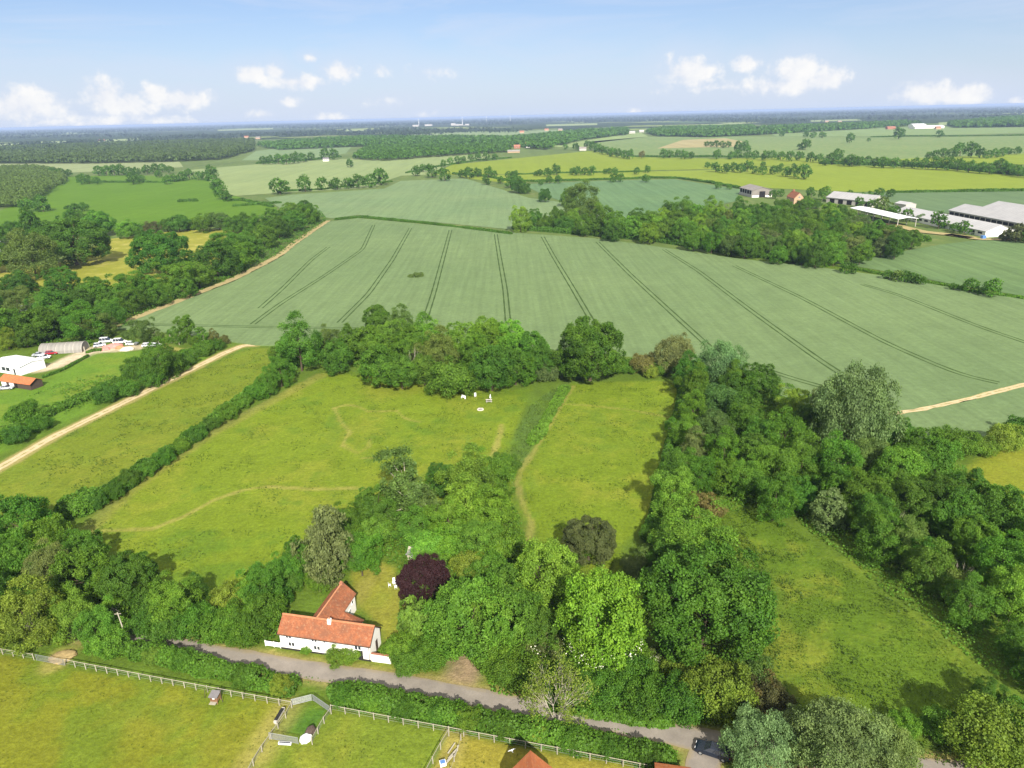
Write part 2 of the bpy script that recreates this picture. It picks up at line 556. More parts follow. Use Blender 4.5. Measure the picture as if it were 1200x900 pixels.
def build_protos():
    for i in range(3):
        proto('o#%d' % i, 0.55, 0.50, 64, 26000, 0.0195, 11 + i, flat=0.8, rlo=.08, rhi=.16, spread=.016)
    for i in range(2):
        proto('c#%d' % i, 0.60, 0.57, 66, 28000, 0.0185, 21 + i, rlo=0.09, rhi=0.15, flat=0.75, ragged=0.06)
    proto('O', 0.50, 0.47, 130, 56000, 0.014, 31, rlo=0.05, rhi=0.105, flat=0.75, ragged=0.08, spread=0.012)
    for i in range(3):
        proto('a#%d' % i, 0.68, 0.64, 52, 22000, 0.020, 41 + i, flat=0.85, rlo=0.09, rhi=0.17, ragged=0.2, trunk_h=0.9, spread=0.026)
    for i in range(2):
        proto('w#%d' % i, 0.58, 0.54, 64, 26000, 0.0185, 51 + i, flat=0.75, rlo=0.09, rhi=0.17, ragged=0.16, long=1.5, droop=True, lob_z=1.35, jit=0.9, spread=0.024)
    for i in range(3):
        proto('s#%d' % i, 0.32, 0.40, 34, 13500, 0.026, 61 + i, flat=0.45, rlo=0.12, rhi=0.22, ragged=0.16, trunk_h=0.0, spread=0.03)
    proto('k', 0.95, 0.92, 44, 11000, 0.034, 71, flat=0.95, rlo=0.14, rhi=0.22, trunk_h=1.1)
    proto('p', 1.15, 1.0, 40, 10500, 0.036, 75, flat=0.95, rlo=0.12, rhi=0.2, ragged=0.3, trunk_h=1.9, trunk_r=0.03, mat=PALE_BARK, spread=0.04, limbs=16)
    proto('f', 0.80, 0.82, 60, 14000, 0.032, 79, flat=0.95, rlo=0.10, rhi=0.18, shape=lambda z: 1.0 - 0.42 * max(0, z), long=1.5, droop=True, lob_z=1.3, trunk_h=1.2)
    proto('y', 0.62, 0.60, 34, 9000, 0.036, 81, flat=0.85, rlo=0.11, rhi=0.18, long=1.6, droop=True, lob_z=1.6, trunk_h=0.7)
    for i in range(4):
        proto('t#%d' % i, 0.50, 0.48, 14, 900, 0.075, 91 + i, flat=0.8, rlo=0.16, rhi=0.26, ragged=0.12, trunk_h=0.45, trunk_r=0.03, limbs=3, per=6, spread=0.04)
    # bare, thinly leaved tree: fans of branches with a veil of small pale leaves
    rng = random.Random(5)
    for key, nb, nl in (('b', 36, 4200), ('e', 14, 240)):
        m = MB(); tips = []
        for j in range(5):
            a = j * 1.257 + rng.uniform(-.3, .3); ex = rng.uniform(.05, .13)
            base = (rng.uniform(-.05, .05), rng.uniform(-.05, .05), -0.02)
            mid = (math.cos(a) * ex, math.sin(a) * ex, rng.uniform(.4, .5))
            m.tube([base, mid], [.009, .006], 6)
            for b in range(nb // 5 + 1):
                a2 = a + rng.uniform(-1.2, 1.2); l = rng.uniform(.2, .5)
                q = (math.cos(a2) * l, math.sin(a2) * l, rng.uniform(.6, 1.15))
                md = tuple((mid[k] + q[k]) / 2 + rng.uniform(-.03, .03) for k in range(3))
                m.tube([mid, md, q], [.005, .0035, .0012], 4)
                for c in range(5):
                    q2 = tuple(q[k] * rng.uniform(.85, 1.1) + rng.uniform(-.07, .07) for k in range(3))
                    st = tuple(md[k] + (q[k] - md[k]) * rng.uniform(0, .8) for k in range(3))
                    m.tube([st, q2], [.0022, .0009], 3); tips.append(q2)
        r2 = np.random.default_rng(9)
        T = np.array(tips)[r2.integers(0, len(tips), nl)] + r2.normal(0, .035, (nl, 3))
        v, f = leaf_quads(T, unit(r2, nl), 0.018, r2)
        PROTO[key] = [(0.80, np_mesh('crown_' + key, v, f, [LEAF]), m.mesh('trunk_' + key, PALE_BARK), 1.15)]


LEAF_GAIN = 2.35
TINT = {  # base colours (linear) and the words for them
    'd': ((0.0305, 0.071, 0.0065), 'dark green'), 'm': ((0.0400, 0.086, 0.0075), 'mid green'), 'l': ((0.058, 0.112, 0.010), 'light green'),
    'y': ((0.078, 0.116, 0.013), 'yellow-green'), 'v': ((0.048, 0.076, 0.014), 'olive'), 'g': ((0.064, 0.102, 0.033), 'silvery'),
    'r': ((0.070, 0.068, 0.018), 'rusty brown'), 'n': ((0.040, 0.048, 0.016), 'brownish dark'), 'x': ((0.018, 0.0075, 0.009), 'copper purple'),
    'h': ((0.058, 0.076, 0.021), 'pinkish olive'), 'u': ((0.036, 0.066, 0.013), 'bluish green'), 'q': ((0.068, 0.088, 0.025), 'grey-brown'),
    'i': ((0.060, 0.118, 0.010), 'bright green'),
}
KIND = {'o': ('broadleaf_tree', 'tree'), 'c': ('chestnut_tree', 'tree'), 'O': ('oak_tree', 'tree'), 'a': ('ash_tree', 'tree'), 'w': ('willow_tree', 'tree'),
        's': ('shrub', 'shrub'), 'k': ('columnar_tree', 'tree'), 'p': ('poplar_tree', 'tree'), 'f': ('conifer_tree', 'conifer'), 'y': ('weeping_tree', 'tree'),
        't': ('hedgerow_tree', 'tree'), 'b': ('thin_leaved_tree', 'tree'), 'e': ('dead_tree', 'tree')}
KWORD = {'o': 'broadleaf tree', 'c': 'domed tree', 'O': 'oak', 'a': 'loose tree', 'w': 'willow', 's': 'shrub', 'k': 'columnar tree', 'p': 'airy poplar',
         'f': 'conifer', 'y': 'weeping tree', 't': 'round tree', 'b': 'thin-leaved tree', 'e': 'bare dead tree'}
ORD = ['first', 'second', 'third', 'fourth', 'fifth', 'sixth', 'seventh', 'eighth', 'ninth', 'tenth', 'eleventh', 'twelfth']
NUM = ['zero', 'one', 'two', 'three', 'four', 'five', 'six', 'seven', 'eight', 'nine', 'ten', 'eleven', 'twelve']
TREE_LOG = []     # (photo x, y, tint, kind, where, group, object) for automatic labels
_rt = random.Random(3)


def blossom_mesh(seed, n, zc, rz, lowz, hiz, size, front=None):
    rng = np.random.default_rng(seed)
    d = unit(rng, n * 30)
    d = d[(d[:, 2] > lowz) & (d[:, 2] < hiz)]
    if front is not None:
        fv = np.array(front); d = d[(d @ fv) > 0.25]
    # gather in loose bunches
    cen = d[rng.integers(0, len(d), max(3, n // 14))]
    p = cen[rng.integers(0, len(cen), n)] + rng.normal(0, 0.15, (n, 3))
    p /= np.linalg.norm(p, axis=1)[:, None]
    C = p * np.array([0.51, 0.51, rz * 1.02]) * rng.uniform(.95, 1.06, (n, 1)) + np.array([0, 0, zc])
    C[:, 2] = np.maximum(C[:, 2], .03)
    v, f = leaf_quads(C, p, size, rng, .8)
    return np_mesh('blossom', v, f, [BLOSSOM])


for _k in list(TINT): TINT[_k] = (tuple(c * LEAF_GAIN for c in TINT[_k][0]), TINT[_k][1])


def tree(x, y, w, kind, tint, label=None, where='', group=None, zs=1.0, blossom=None, base=None):
    ps = PROTO[kind]
    zc, crown, trunk, top = ps[_rt.randrange(len(ps))]
    X, Y, W = plan_tree(x, y, w, zc * zs)
    col = TINT[tint][0]
    j = _rt.uniform(.86, 1.16)
    col = (col[0] * j * _rt.uniform(.86, 1.16), col[1] * j, col[2] * j * _rt.uniform(.85, 1.15), 1)
    rz = _rt.uniform(0, 6.28)
    name, cat = KIND[kind]
    if kind in 's' and not blossom:
        o = link(name, crown, None, (X, Y, 0), rz); o.color = col; root = o
    else:
        root = empty(name, (X, Y, 0), rz)
        if kind in 's':
            c = link('foliage', crown, root)
        else:
            c = link('crown', crown, root)
        c.color = col
        if trunk: link('trunk', trunk, root)
        if blossom:
            n, lo, hi, sz = blossom
            rzv = {'s': .40, 'c': .55}.get(kind, .46)
            a = -rz
            fr = (math.sin(a) * 1.0, -math.cos(a), 0.15)
            # towards the camera in the tree's own frame
            fr = (-math.sin(rz) * 1.0, -math.cos(rz) * 1.0, 0.2)
            link('blossom', blossom_mesh(int(x * 7 + y), n, zc, rzv, lo, hi, sz, fr), root)
    root.scale = (W, W * _rt.uniform(.93, 1.07), W * zs)
    tag(root, label, cat, group)
    TREE_LOG.append((x, y, tint, kind, where, root, label))
    return root


FAR_MESH = []


def far_mesh():
    """crown and trunk of a small far tree in one mesh"""
    for zc, cr, tr, top in PROTO['t']:
        import bmesh
        bm = bmesh.new(); bm.from_mesh(cr); n = len(bm.faces); bm.from_mesh(tr)
        bm.faces.ensure_lookup_table()
        for f in bm.faces[n:]: f.material_index = 1
        me = bpy.data.meshes.new('far_tree'); bm.to_mesh(me); bm.free()
        me.materials.append(LEAF); me.materials.append(BARK)
        FAR_MESH.append((zc, me))


def far_tree(x, y, w, tint='d', where='', group=None, label=None, zs=1.0):
    zc, me = FAR_MESH[_rt.randrange(len(FAR_MESH))]
    X, Y, W = plan_tree(x, y, w, zc * zs)
    o = link('hedgerow_tree', me, None, (X, Y, 0), _rt.uniform(0, 6.28))
    o.scale = (W, W, W * zs * _rt.uniform(.95, 1.15))
    col = TINT[tint][0]; j = _rt.uniform(.85, 1.2)
    o.color = (col[0] * j, col[1] * j, col[2] * j, 1)
    tag(o, label, 'tree', group)
    TREE_LOG.append((x, y, tint, 't', where, o, label))
    return o


def auto_labels():
    import collections
    B = collections.defaultdict(list)
    for x, y, tint, kind, where, o, label in TREE_LOG:
        if not label: B[(where, tint, kind)].append((x, y, o))
    for (where, tint, kind), it in B.items():
        rows = [('', it)]
        if len(it) > 6:
            ys = sorted(i[1] for i in it)
            a = ys[len(ys) // 2]
            rows = [('rear ', [i for i in it if i[1] < a]), ('near ', [i for i in it if i[1] >= a])]
            if len(it) > 14:
                a = ys[len(ys) // 3]; b = ys[2 * len(ys) // 3]
                rows = [('rear ', [i for i in it if i[1] < a]), ('middle ', [i for i in it if a <= i[1] < b]), ('near ', [i for i in it if i[1] >= b])]
        for rn, r in rows:
            r = sorted(r, key=lambda i: i[0]); n = len(r)
            nm = TINT[tint][1] + ' ' + KWORD[kind]
            for k, (_, _, o) in enumerate(r):
                if n == 1:
                    o['label'] = '%s%s %s' % (rn, nm, where)
                else:
                    if k == 0: od = 'leftmost'
                    elif k == n - 1: od = 'rightmost'
                    else: od = ORD[k] + ' from left' if k <= n // 2 else ORD[n - 1 - k] + ' from right'
                    o['label'] = '%s of the %s%ss %s' % (od, rn, nm, where)


# ---- hedges, undergrowth, woods
def resample(P, step):
    P = np.asarray(P, float)
    seg = np.hypot(*(P[1:] - P[:-1]).T)
    s = np.concatenate([[0], np.cumsum(seg)])
    n = max(2, int(s[-1] / step) + 1)
    t = np.linspace(0, s[-1], n)
    return np.stack([np.interp(t, s, P[:, 0]), np.interp(t, s, P[:, 1])], 1), s[-1]


def hedge(pts, w, h, tint, label, q=0.3, lump=8.0, seed=0, name='hedge', group=None, lai=2.6, vary=0.55, col=None):
    P, L = resample(GP(pts), 0.5)
    rng = np.random.default_rng(seed + int(pts[0][0] * 3 + pts[0][1]))
    n = int(L * (w + 2 * h) * lai / (q * q * 0.75))
    n = min(n, 60000)
    s = rng.uniform(0, len(P) - 1.001, n)
    i = s.astype(int); fr = (s - i)[:, None]
    c = P[i] * (1 - fr) + P[i + 1] * fr
    d = P[np.minimum(i + 1, len(P) - 1)] - P[i]; d /= np.linalg.norm(d, axis=1)[:, None] + 1e-9
    nrm = np.stack([d[:, 1], -d[:, 0]], 1)
    sm = s * 0.5
    lumpf = 1 + vary * 2.2 * (fbm(sm / lump, np.full(n, seed + .5), seed + 3, 4) - .5)
    lw = 1 + vary * 1.6 * (fbm(sm / lump * 1.3, np.full(n, seed + 9.5), seed + 5, 3) - .5)
    end = np.minimum(np.minimum(sm, L - sm) / max(w * .6, .1), 1) ** .5
    th = rng.uniform(-0.15, math.pi + .15, n)
    clump = fbm(sm / 1.1, th * 2.2, seed + 8, 3)
    rad = (0.74 + 0.46 * clump) * rng.uniform(.86, 1.06, n)
    ct = np.sign(np.cos(th)) * np.abs(np.cos(th)) ** .75
    lat = ct * w / 2 * lw * rad * end
    z = np.maximum(np.sin(th), 0) ** .6 * h * lumpf * rad * (0.35 + .65 * end)
    z = np.where(th < 0, rng.uniform(0, .3, n), z); z = np.where(th > math.pi, rng.uniform(0, .3, n), z)
    C = np.column_stack([c + nrm * lat[:, None], z + .03])
    N = np.column_stack([nrm * np.cos(th)[:, None], np.sin(th) + .1])
    v, f = leaf_quads(C, N, q, rng, .75)
    o0 = C.mean(0) * np.array([1, 1, 0])
    o = link(name, np_mesh(name, v - o0, f, [LEAF]), None, o0)
    o.color = c4(col or TINT[tint][0])
    tag(o, label, 'hedge', group)
    return o


def cover(name, label, polys, q, dens, hmin, hmax, tint, seed=0, upright=0.5, edge=3.0, cat='undergrowth', clump=4.0, thresh=0.0):
    """uncountable ground cover inside photo polygons: heaped leaf clumps with an uneven top"""
    rng = np.random.default_rng(seed)
    V = []; Fc = []; nv = 0
    for poly in polys:
        W = np.array(GP(poly))
        lo = W.min(0); hi = W.max(0)
        n = int((hi - lo).prod() * dens)
        if n > 400000: n = 400000
        p = rng.uniform(lo, hi, (n, 2))
        sd = poly_sd(p, W)
        keep = sd > 2.0 * (fbm(p[:, 0] / 5, p[:, 1] / 5, seed + 4, 3) - .35)
        p = p[keep]; sd = sd[keep]
        hh = fbm(p[:, 0] / clump, p[:, 1] / clump, seed + 1, 4)
        hh = smooth(.25 + thresh * .3, .75, hh)
        if thresh:
            k = hh > thresh * .4
            p = p[k]; sd = sd[k]; hh = hh[k]
        top = (hmin + (hmax - hmin) * hh) * (.25 + .75 * smooth(-.5, edge, sd))
        z = top * rng.uniform(.6, 1.05, len(p))
        C = np.column_stack([p, z])
        N = np.tile(np.array([[0, 0, 1.0]]), (len(p), 1)) + unit(rng, len(p)) * upright
        v, f = leaf_quads(C, N, q, rng, .6)
        V.append(v); Fc.append(f + nv); nv += len(v)
    o = link(name, np_mesh(name, np.concatenate(V), np.concatenate(Fc), [LEAF]))
    o.color = c4(TINT[tint][0]) if isinstance(tint, str) else c4(tint)
    tag(o, label, cat, None, 'stuff')
    return o


def wood(name, label, poly, crown_w, nq, q, tints, seed=0, spacing=0.85, hh=1.0, share=1.0):
    """a far wood that reads as one mass: many close crowns of leaf clumps in one object"""
    rng = np.random.default_rng(seed)
    W = np.array(GP(poly)); lo = W.min(0); hi = W.max(0)
    st = crown_w * spacing
    gx = np.arange(lo[0], hi[0], st); gy = np.arange(lo[1], hi[1], st)
    p = np.stack(np.meshgrid(gx, gy), -1).reshape(-1, 2)
    p = p + rng.uniform(-.45, .45, p.shape) * st
    p = p[inside(p, W)]
    if share < 1: p = p[vnoise(p[:, 0] / 90, p[:, 1] / 60, seed) < share]
    n = len(p)
    w = crown_w * rng.uniform(.7, 1.3, n) * .5
    top = hh * crown_w * rng.uniform(.75, 1.25, n)
    pi = np.repeat(np.arange(n), nq)
    d = unit(rng, n * nq); d[:, 2] = np.abs(d[:, 2]) * 1.2 - .25
    C = np.column_stack([p[pi] + d[:, :2] * w[pi][:, None], top[pi] * .5 + d[:, 2] * top[pi] * .55])
    C[:, 2] = np.maximum(C[:, 2], .3)
    v, f = leaf_quads(C, d, q, rng, .5)
    me = np_mesh(name, v, f, [LEAF])
    o = link(name, me); o.color = c4(TINT[tints][0] if isinstance(tints, str) else tints)
    tag(o, label, 'woodland', None, 'stuff')
    return o
# ------------------------------------------------------------------ setting
def sheet(name, px, mat, z=0.0, label=None, skirt=0.0):
    P = GP(px)
    m = MB()
    n = len(P)
    # fan from centroid is unsafe for concave shapes: let blender triangulate one ngon
    m.add([(p[0], p[1], z) for p in P], [tuple(range(n))])
    if skirt:
        m.add([(p[0], p[1], z) for p in P] + [(p[0], p[1], z - skirt) for p in P], [(i, (i + 1) % n, n + (i + 1) % n, n + i) for i in range(n)])
    me = bpy.data.meshes.new(name); me.from_pydata(m.v, [], m.f); me.materials.append(mat)
    import bmesh
    bm = bmesh.new(); bm.from_mesh(me)
    bmesh.ops.triangulate(bm, faces=[f for f in bm.faces if len(f.verts) > 4])
    for f in bm.faces:
        if abs(f.normal.z) > .5 and f.normal.z < 0: f.normal_flip()
    bm.to_mesh(me); bm.free()
    o = link(name, me)
    return tag(o, label, 'field', None, 'structure')


def strip_mesh(name, P, w, z, mat, step=1.0, wob=0.0, seed=0):
    """ribbon along plan points; w a width or one width per point; attribute 'across' 0 in the middle, 1 at the edge"""
    P = np.asarray(P, float)
    R, L = resample(P, step)
    if hasattr(w, '__len__'):
        seg = np.hypot(*(P[1:] - P[:-1]).T); s0 = np.concatenate([[0], np.cumsum(seg)])
        ww = np.interp(np.linspace(0, L, len(R)), s0, w)
    else: ww = np.full(len(R), w)
    # soften corners
    for _ in range(int(3 / max(step, .5))):
        R[1:-1] = R[:-2] * .25 + R[1:-1] * .5 + R[2:] * .25
    d = np.gradient(R, axis=0); d /= np.linalg.norm(d, axis=1)[:, None]
    nm = np.stack([d[:, 1], -d[:, 0]], 1)
    t = np.arange(len(R)) * step
    cols = np.array([-1, -.75, -.4, 0, .4, .75, 1])
    co = []
    for k in cols:
        wb = wob * (fbm(t / 3, np.full(len(t), k * 5.0 + 7), seed, 3) - .5) if wob else 0
        off = (ww / 2 * k + wb * abs(k))
        co.append(np.column_stack([R + nm * off[:, None], np.full(len(R), z)]))
    co = np.stack(co, 1).reshape(-1, 3)
    m = len(cols)
    i = np.arange(len(R) - 1)[:, None] * m + np.arange(m - 1)[None, :]
    i = i.ravel()
    f = np.stack([i, i + 1, i + m + 1, i + m], 1)
    me = np_mesh(name, co, f, [mat])
    at = me.attributes.new('across', 'FLOAT', 'POINT')
    at.data.foreach_set('value', np.tile(np.abs(cols), len(R)).astype(np.float32))
    if sum(p.normal.z for p in me.polygons[:20]) < 0: me.flip_normals()
    return me


LANE = [(-60, 700), (0, 722), (80, 737), (150, 749), (200, 757), (250, 766), (320, 779), (390, 790), (480, 802), (560, 818), (640, 834), (720, 848), (790, 861), (840, 871), (900, 880), (980, 889), (1060, 899), (1150, 906)]
LANE_W = [4.0, 4.0, 4.0, 4.1, 4.0, 3.8, 3.9, 3.8, 3.6, 3.6, 3.6, 3.6, 3.8, 4.5, 4.0, 3.8, 3.6, 3.6]
SPUR = [(835, 869), (826, 885), (822, 905), (822, 930), (830, 980)]
TRACK = [(-80, 592), (0, 548), (60, 513), (140, 474), (220, 435), (262, 414), (284, 405), (300, 404)]

M1 = [(105, 622), (150, 577), (250, 507), (380, 434), (430, 440), (470, 450), (560, 456), (622, 456), (606, 505), (592, 545), (606, 590), (560, 600), (470, 585), (420, 596), (372, 628), (335, 660), (335, 705), (240, 712), (195, 690), (150, 655)]
M2 = [(640, 652), (606, 596), (612, 550), (668, 450), (700, 446), (760, 446), (800, 450), (790, 500), (778, 560), (762, 610), (730, 640), (735, 690), (690, 695)]
M3 = [(-80, 610), (-80, 600), (0, 552), (150, 472), (270, 415), (300, 406), (340, 408), (330, 440), (200, 530), (70, 592), (0, 606)]
M4 = [(-60, 545), (-60, 470), (50, 446), (105, 416), (165, 410), (250, 412), (240, 425), (100, 484), (0, 532)]
M5 = [(800, 650), (835, 600), (890, 592), (960, 640), (1030, 690), (1090, 735), (1150, 790), (1140, 840), (1080, 860), (1010, 840), (930, 815), (905, 760), (915, 700), (880, 650)]
M6 = [(1128, 545), (1160, 530), (1230, 520), (1340, 520), (1340, 700), (1230, 650), (1180, 610), (1145, 575)]
P1 = [(-80, 752), (0, 767), (160, 795), (330, 820), (340, 825), (318, 858), (284, 905), (240, 1000), (-150, 1000)]
P2 = [(345, 826), (390, 828), (522, 856), (500, 905), (470, 1000), (240, 1000), (286, 905)]
P3 = [(526, 856), (640, 880), (760, 900), (850, 1000), (480, 1000), (504, 905)]
LAWN = [(415, 668), (440, 658), (462, 665), (470, 690), (478, 715), (470, 745), (452, 750), (445, 735), (420, 712), (412, 690)]
WEDGE = [(655, 452), (668, 448), (640, 490), (622, 530), (610, 548), (592, 545), (604, 505), (625, 470)]
PATHS = [  # worn lines in the grass: points, width m, strength
    ([(106, 622), (140, 621), (180, 619), (215, 605), (250, 586), (280, 575), (310, 570), (370, 573), (430, 572)], 1.3, .6),
    ([(104, 620), (150, 575), (250, 506), (375, 440)], 4.5, .4),
    ([(392, 478), (398, 492), (410, 506), (404, 516), (402, 522)], 1.1, .5),
    ([(392, 478), (405, 474), (420, 476), (432, 482), (465, 481), (472, 488), (480, 492), (492, 494)], 1.1, .5),
    ([(402, 522), (420, 531), (432, 523), (434, 514)], 1.0, .35),
    ([(424, 537), (440, 536), (447, 533)], 1.0, .5),
    ([(588, 498), (584, 515), (575, 538)], 1.6, .6),
    ([(672, 452), (655, 478), (640, 505), (625, 530), (612, 548), (606, 565), (612, 590), (622, 610), (620, 640)], 1.4, .5),
    ([(655, 473), (690, 475), (740, 480), (790, 490)], 1.0, .4),
    ([(540, 800), (545, 785), (548, 772)], 5.5, 1.0),
    ([(330, 778), (322, 770), (318, 764)], 1.2, .8),
    ([(60, 780), (70, 768)], 4.0, .8),
    ([(395, 735), (418, 700), (440, 668)], 3.0, .35),
    ([(535, 850), (532, 870), (520, 905)], 3.0, .6),
    ([(338, 830), (318, 858), (288, 905), (250, 990)], 4.5, .6),
    ([(1010, 690), (1005, 730), (1012, 770), (1020, 815)], .9, .0),
    ([(112, 408), (140, 409), (165, 406)], 7.0, .9), ([(48, 432), (72, 426), (100, 413), (118, 410)], 8.0, 1.0),
    ([(188, 404), (200, 408), (214, 411)], 4.0, .7), ([(225, 408), (240, 406)], 3.0, .4),
]


def build_ground():
    gm = far_ground_material()
    co = []; R = 45000.0
    rings = [0, 400, 1500, 5000, 15000, R]
    # one big disc, the ground out to the horizon
    n = 96; v = [(0, 0, -0.3)]; f = []
    for r in rings[1:]:
        for k in range(n):
            a = 2 * math.pi * k / n
            v.append((r * math.cos(a), r * math.sin(a), -0.3))
    for k in range(n): f.append((0, 1 + k, 1 + (k + 1) % n))
    for j in range(len(rings) - 2):
        for k in range(n):
            a = 1 + j * n
            f.append((a + k, a + n + k, a + n + (k + 1) % n, a + (k + 1) % n))
    me = bpy.data.meshes.new('ground'); me.from_pydata(v, [], f); me.materials.append(gm)
    tag(link('ground', me), 'flat countryside of woods and fields reaching the horizon', 'ground', None, 'structure')

    # near land: fine sheet, grass types and worn ground set per vertex
    st = 0.75
    xs = np.arange(-330, 330, st); ys = np.arange(40, 420, st)
    X, Y = np.meshgrid(xs, ys)
    ok = np.abs(X) < Y * 0.86 + 45
    P = np.stack([X.ravel(), Y.ravel()], 1)
    n1 = fbm(P[:, 0] / 14, P[:, 1] / 14, 1, 5); n2 = fbm(P[:, 0] / 4, P[:, 1] / 4, 2, 4); n3 = fbm(P[:, 0] / 1.6, P[:, 1] / 1.6, 3, 3)
    n4 = fbm(P[:, 0] / 30, P[:, 1] / 30, 4, 4)
    ROUGH = np.array([.080, .128, .014]); MEAD = np.array([.127, .176, .012]); DRY = np.array([.195, .195, .024]); LUSH = np.array([.080, .138, .011])
    STRAWC = np.array([.35, .30, .085]); SOIL = np.array([.33, .24, .14]); YARD = np.array([.46, .38, .26])
    col = ROUGH * (0.75 + .5 * n2)[:, None]

    def mix(c, w):
        nonlocal col
        col = col * (1 - w[:, None]) + c * w[:, None]

    def zone(poly, c, dry=0.0, lush=0.0, soft=2.0, wob=5.0):
        W = GP(poly)
        sd = poly_sd(P, W) + wob * (n1 - .5) + wob * .5 * (n2 - .5)
        w = smooth(-soft, soft, sd)
        cc = np.tile(c, (len(P), 1))
        a = smooth(.46, .68, .55 * n1 + .3 * n2 + .15 * n3)[:, None] * dry
        cc = cc * (1 - a) + DRY * a
        b = smooth(.52, .7, .5 * n4 + .5 * n2)[:, None] * lush
        cc = cc * (1 - b) + LUSH * b
        cc = cc * (.76 + .28 * n3 + .22 * n2)[:, None]
        mix(cc, w)
    zone(M3, np.array([.122, .160, .013]), .38, .5)
    zone(M4, np.array([.095, .175, .016]), .3, .25)
    zone(M1, MEAD, .42, .85, 1.2, 3)
    zone(M2, np.array([.116, .166, .011]), .45, .7, 1.5, 4)
    zone(M5, np.array([.074, .126, .010]), .5, .7, 3, 6)
    zone(M6, np.array([.165, .180, .016]), .6, .2)
    zone(P1, np.array([.145, .158, .013]), .7, .6, .6, 1)
    zone(P2, np.array([.120, .165, .016]), .55, .6, .6, 1)
    zone(P3, np.array([.215, .190, .026]), .8, .2, .6, 1)
    zone(LAWN, np.array([.185, .185, .026]), .9, .3, .8, 2)
    zone([(300, 755), (460, 775), (640, 805), (640, 830), (460, 795), (300, 775)], np.array([.125, .15, .02]), .9, .2, .8, 1)
    zone([(345, 826), (385, 830), (363, 866), (317, 856)], np.array([.055, .125, .014]), .1, .6, .5, .4)
    zone(WEDGE, np.array([.075, .13, .022]), .1, .8, 1, 2)
    for pts, w, s in PATHS:
        d = seg_dist(P, GP(pts)) + 1.2 * (n2 - .5)
        k = (1 - smooth(w * .25, w * .75, d)) * s * (.65 + .6 * n3).clip(0, 1)
        c = YARD if w >= 7 else (SOIL * .75 if pts[0] == (540, 800) else STRAWC * (.55 + .35 * s))
        mix(np.tile(c, (len(P), 1)) * (.8 + .4 * n3)[:, None], k)
    # strip of dry margin by the lane and the track
    lane = GP(LANE)
    dl = np.minimum(seg_dist(P, lane), seg_dist(P, GP(SPUR)))
    dt = seg_dist(P, GP(TRACK))
    k = (1 - smooth(2.0, 3.4, dl + 1.4 * (n2 - .5))) * .7
    mix(np.tile(np.array([.25, .20, .075]), (len(P), 1)), k)
    k = (1 - smooth(1.8, 3.2, dt + 1.5 * (n2 - .5))) * .7
    mix(np.tile(np.array([.33, .26, .10]), (len(P), 1)), k)
    z = 0.10 * n2 + .12 * n3 + .12 * n1 - .25
    flat = np.minimum(smooth(2.0, 4.0, dl), smooth(2.0, 4.0, dt))
    z = np.minimum(z * flat - .02 * (1 - flat) - .0, 0.0)
    idx = np.full(X.shape, -1, np.int64)
    r, c = X.shape
    a = (np.arange(r - 1)[:, None] * c + np.arange(c - 1)[None, :])
    okq = ok[:-1, :-1] & ok[1:, 1:] & ok[:-1, 1:] & ok[1:, :-1]
    a = a[okq]
    f = np.stack([a, a + 1, a + c + 1, a + c], 1)
    used = np.unique(f); remap = np.full(r * c, -1, np.int64); remap[used] = np.arange(len(used))
    me = np_mesh('meadow_ground', np.column_stack([P, z])[used], remap[f], [near_ground_material()], True)
    at = me.color_attributes.new('ground_colour', 'FLOAT_COLOR', 'POINT')
    at.data.foreach_set('color', np.column_stack([col[used].clip(0.005, .9), np.ones(len(used))]).astype(np.float32).ravel())
    tag(link('meadow_ground', me), 'grass land of meadows, paddocks and verges around the cottage', 'ground', None, 'structure')

    rm = road_material()
    tag(link('lane', strip_mesh('lane', lane, LANE_W, 0.03, rm, .8, .5, 3)), 'narrow grey country lane passing in front of the cottage', 'lane', None, 'structure')
    tag(link('lane', strip_mesh('lane', GP(SPUR), 4.2, 0.026, rm, .8, .5, 5)), 'short side lane turning off towards the viewer at the parked car', 'lane', None, 'structure')
    T = np.array(GP(TRACK))
    d = np.gradient(T, axis=0); d /= np.linalg.norm(d, axis=1)[:, None]; nm = np.stack([d[:, 1], -d[:, 0]], 1)
    mb = strip_mesh('track', T, 2.9, 0.02, DRYTRACK_FADE, 1, .8, 8)
    tag(link('track', mb), 'pale sandy farm track running between meadow and hedge', 'track', None, 'structure')


def track_material():
    m, nt, out = new_mat('sandy_track')
    at = nd(nt, 'ShaderNodeAttribute', attribute_name='across').outputs['Fac']
    pos = nd(nt, 'ShaderNodeNewGeometry').outputs['Position']
    n1 = noise(nt, pos, 0.5, 5, 0.7)
    mid = nd(nt, 'ShaderNodeMath', {0: at, 1: ramp(nt, n1, .3, .7, -.25, .25)}, operation='ADD').outputs[0]
    col = mixc(nt, ramp(nt, n1, .3, .7), (.40, .31, .17), (.52, .42, .26))
    col = mixc(nt, ramp(nt, mid, .22, .02, 0, .75), col, (.19, .19, .05))
    col = mixc(nt, ramp(nt, mid, .8, 1.05, 0, .8), col, (.22, .21, .05))
    bs = nd(nt, 'ShaderNodeBsdfDiffuse', {'Color': col})
    nt.links.new(bs.outputs[0], out.inputs[0])
    return m


DRYTRACK_FADE = track_material()

WHEAT_PX = [(128, 387), (200, 359), (275, 330), (318, 308), (332, 300), (346, 288), (386, 260), (420, 256), (600, 273), (700, 280), (760, 288), (860, 303), (960, 314), (1090, 331), (1200, 352), (1400, 384), (1400, 505), (1200, 508), (1085, 520), (1000, 500), (940, 475), (860, 440), (790, 424), (700, 414), (600, 408), (300, 405), (165, 386)]


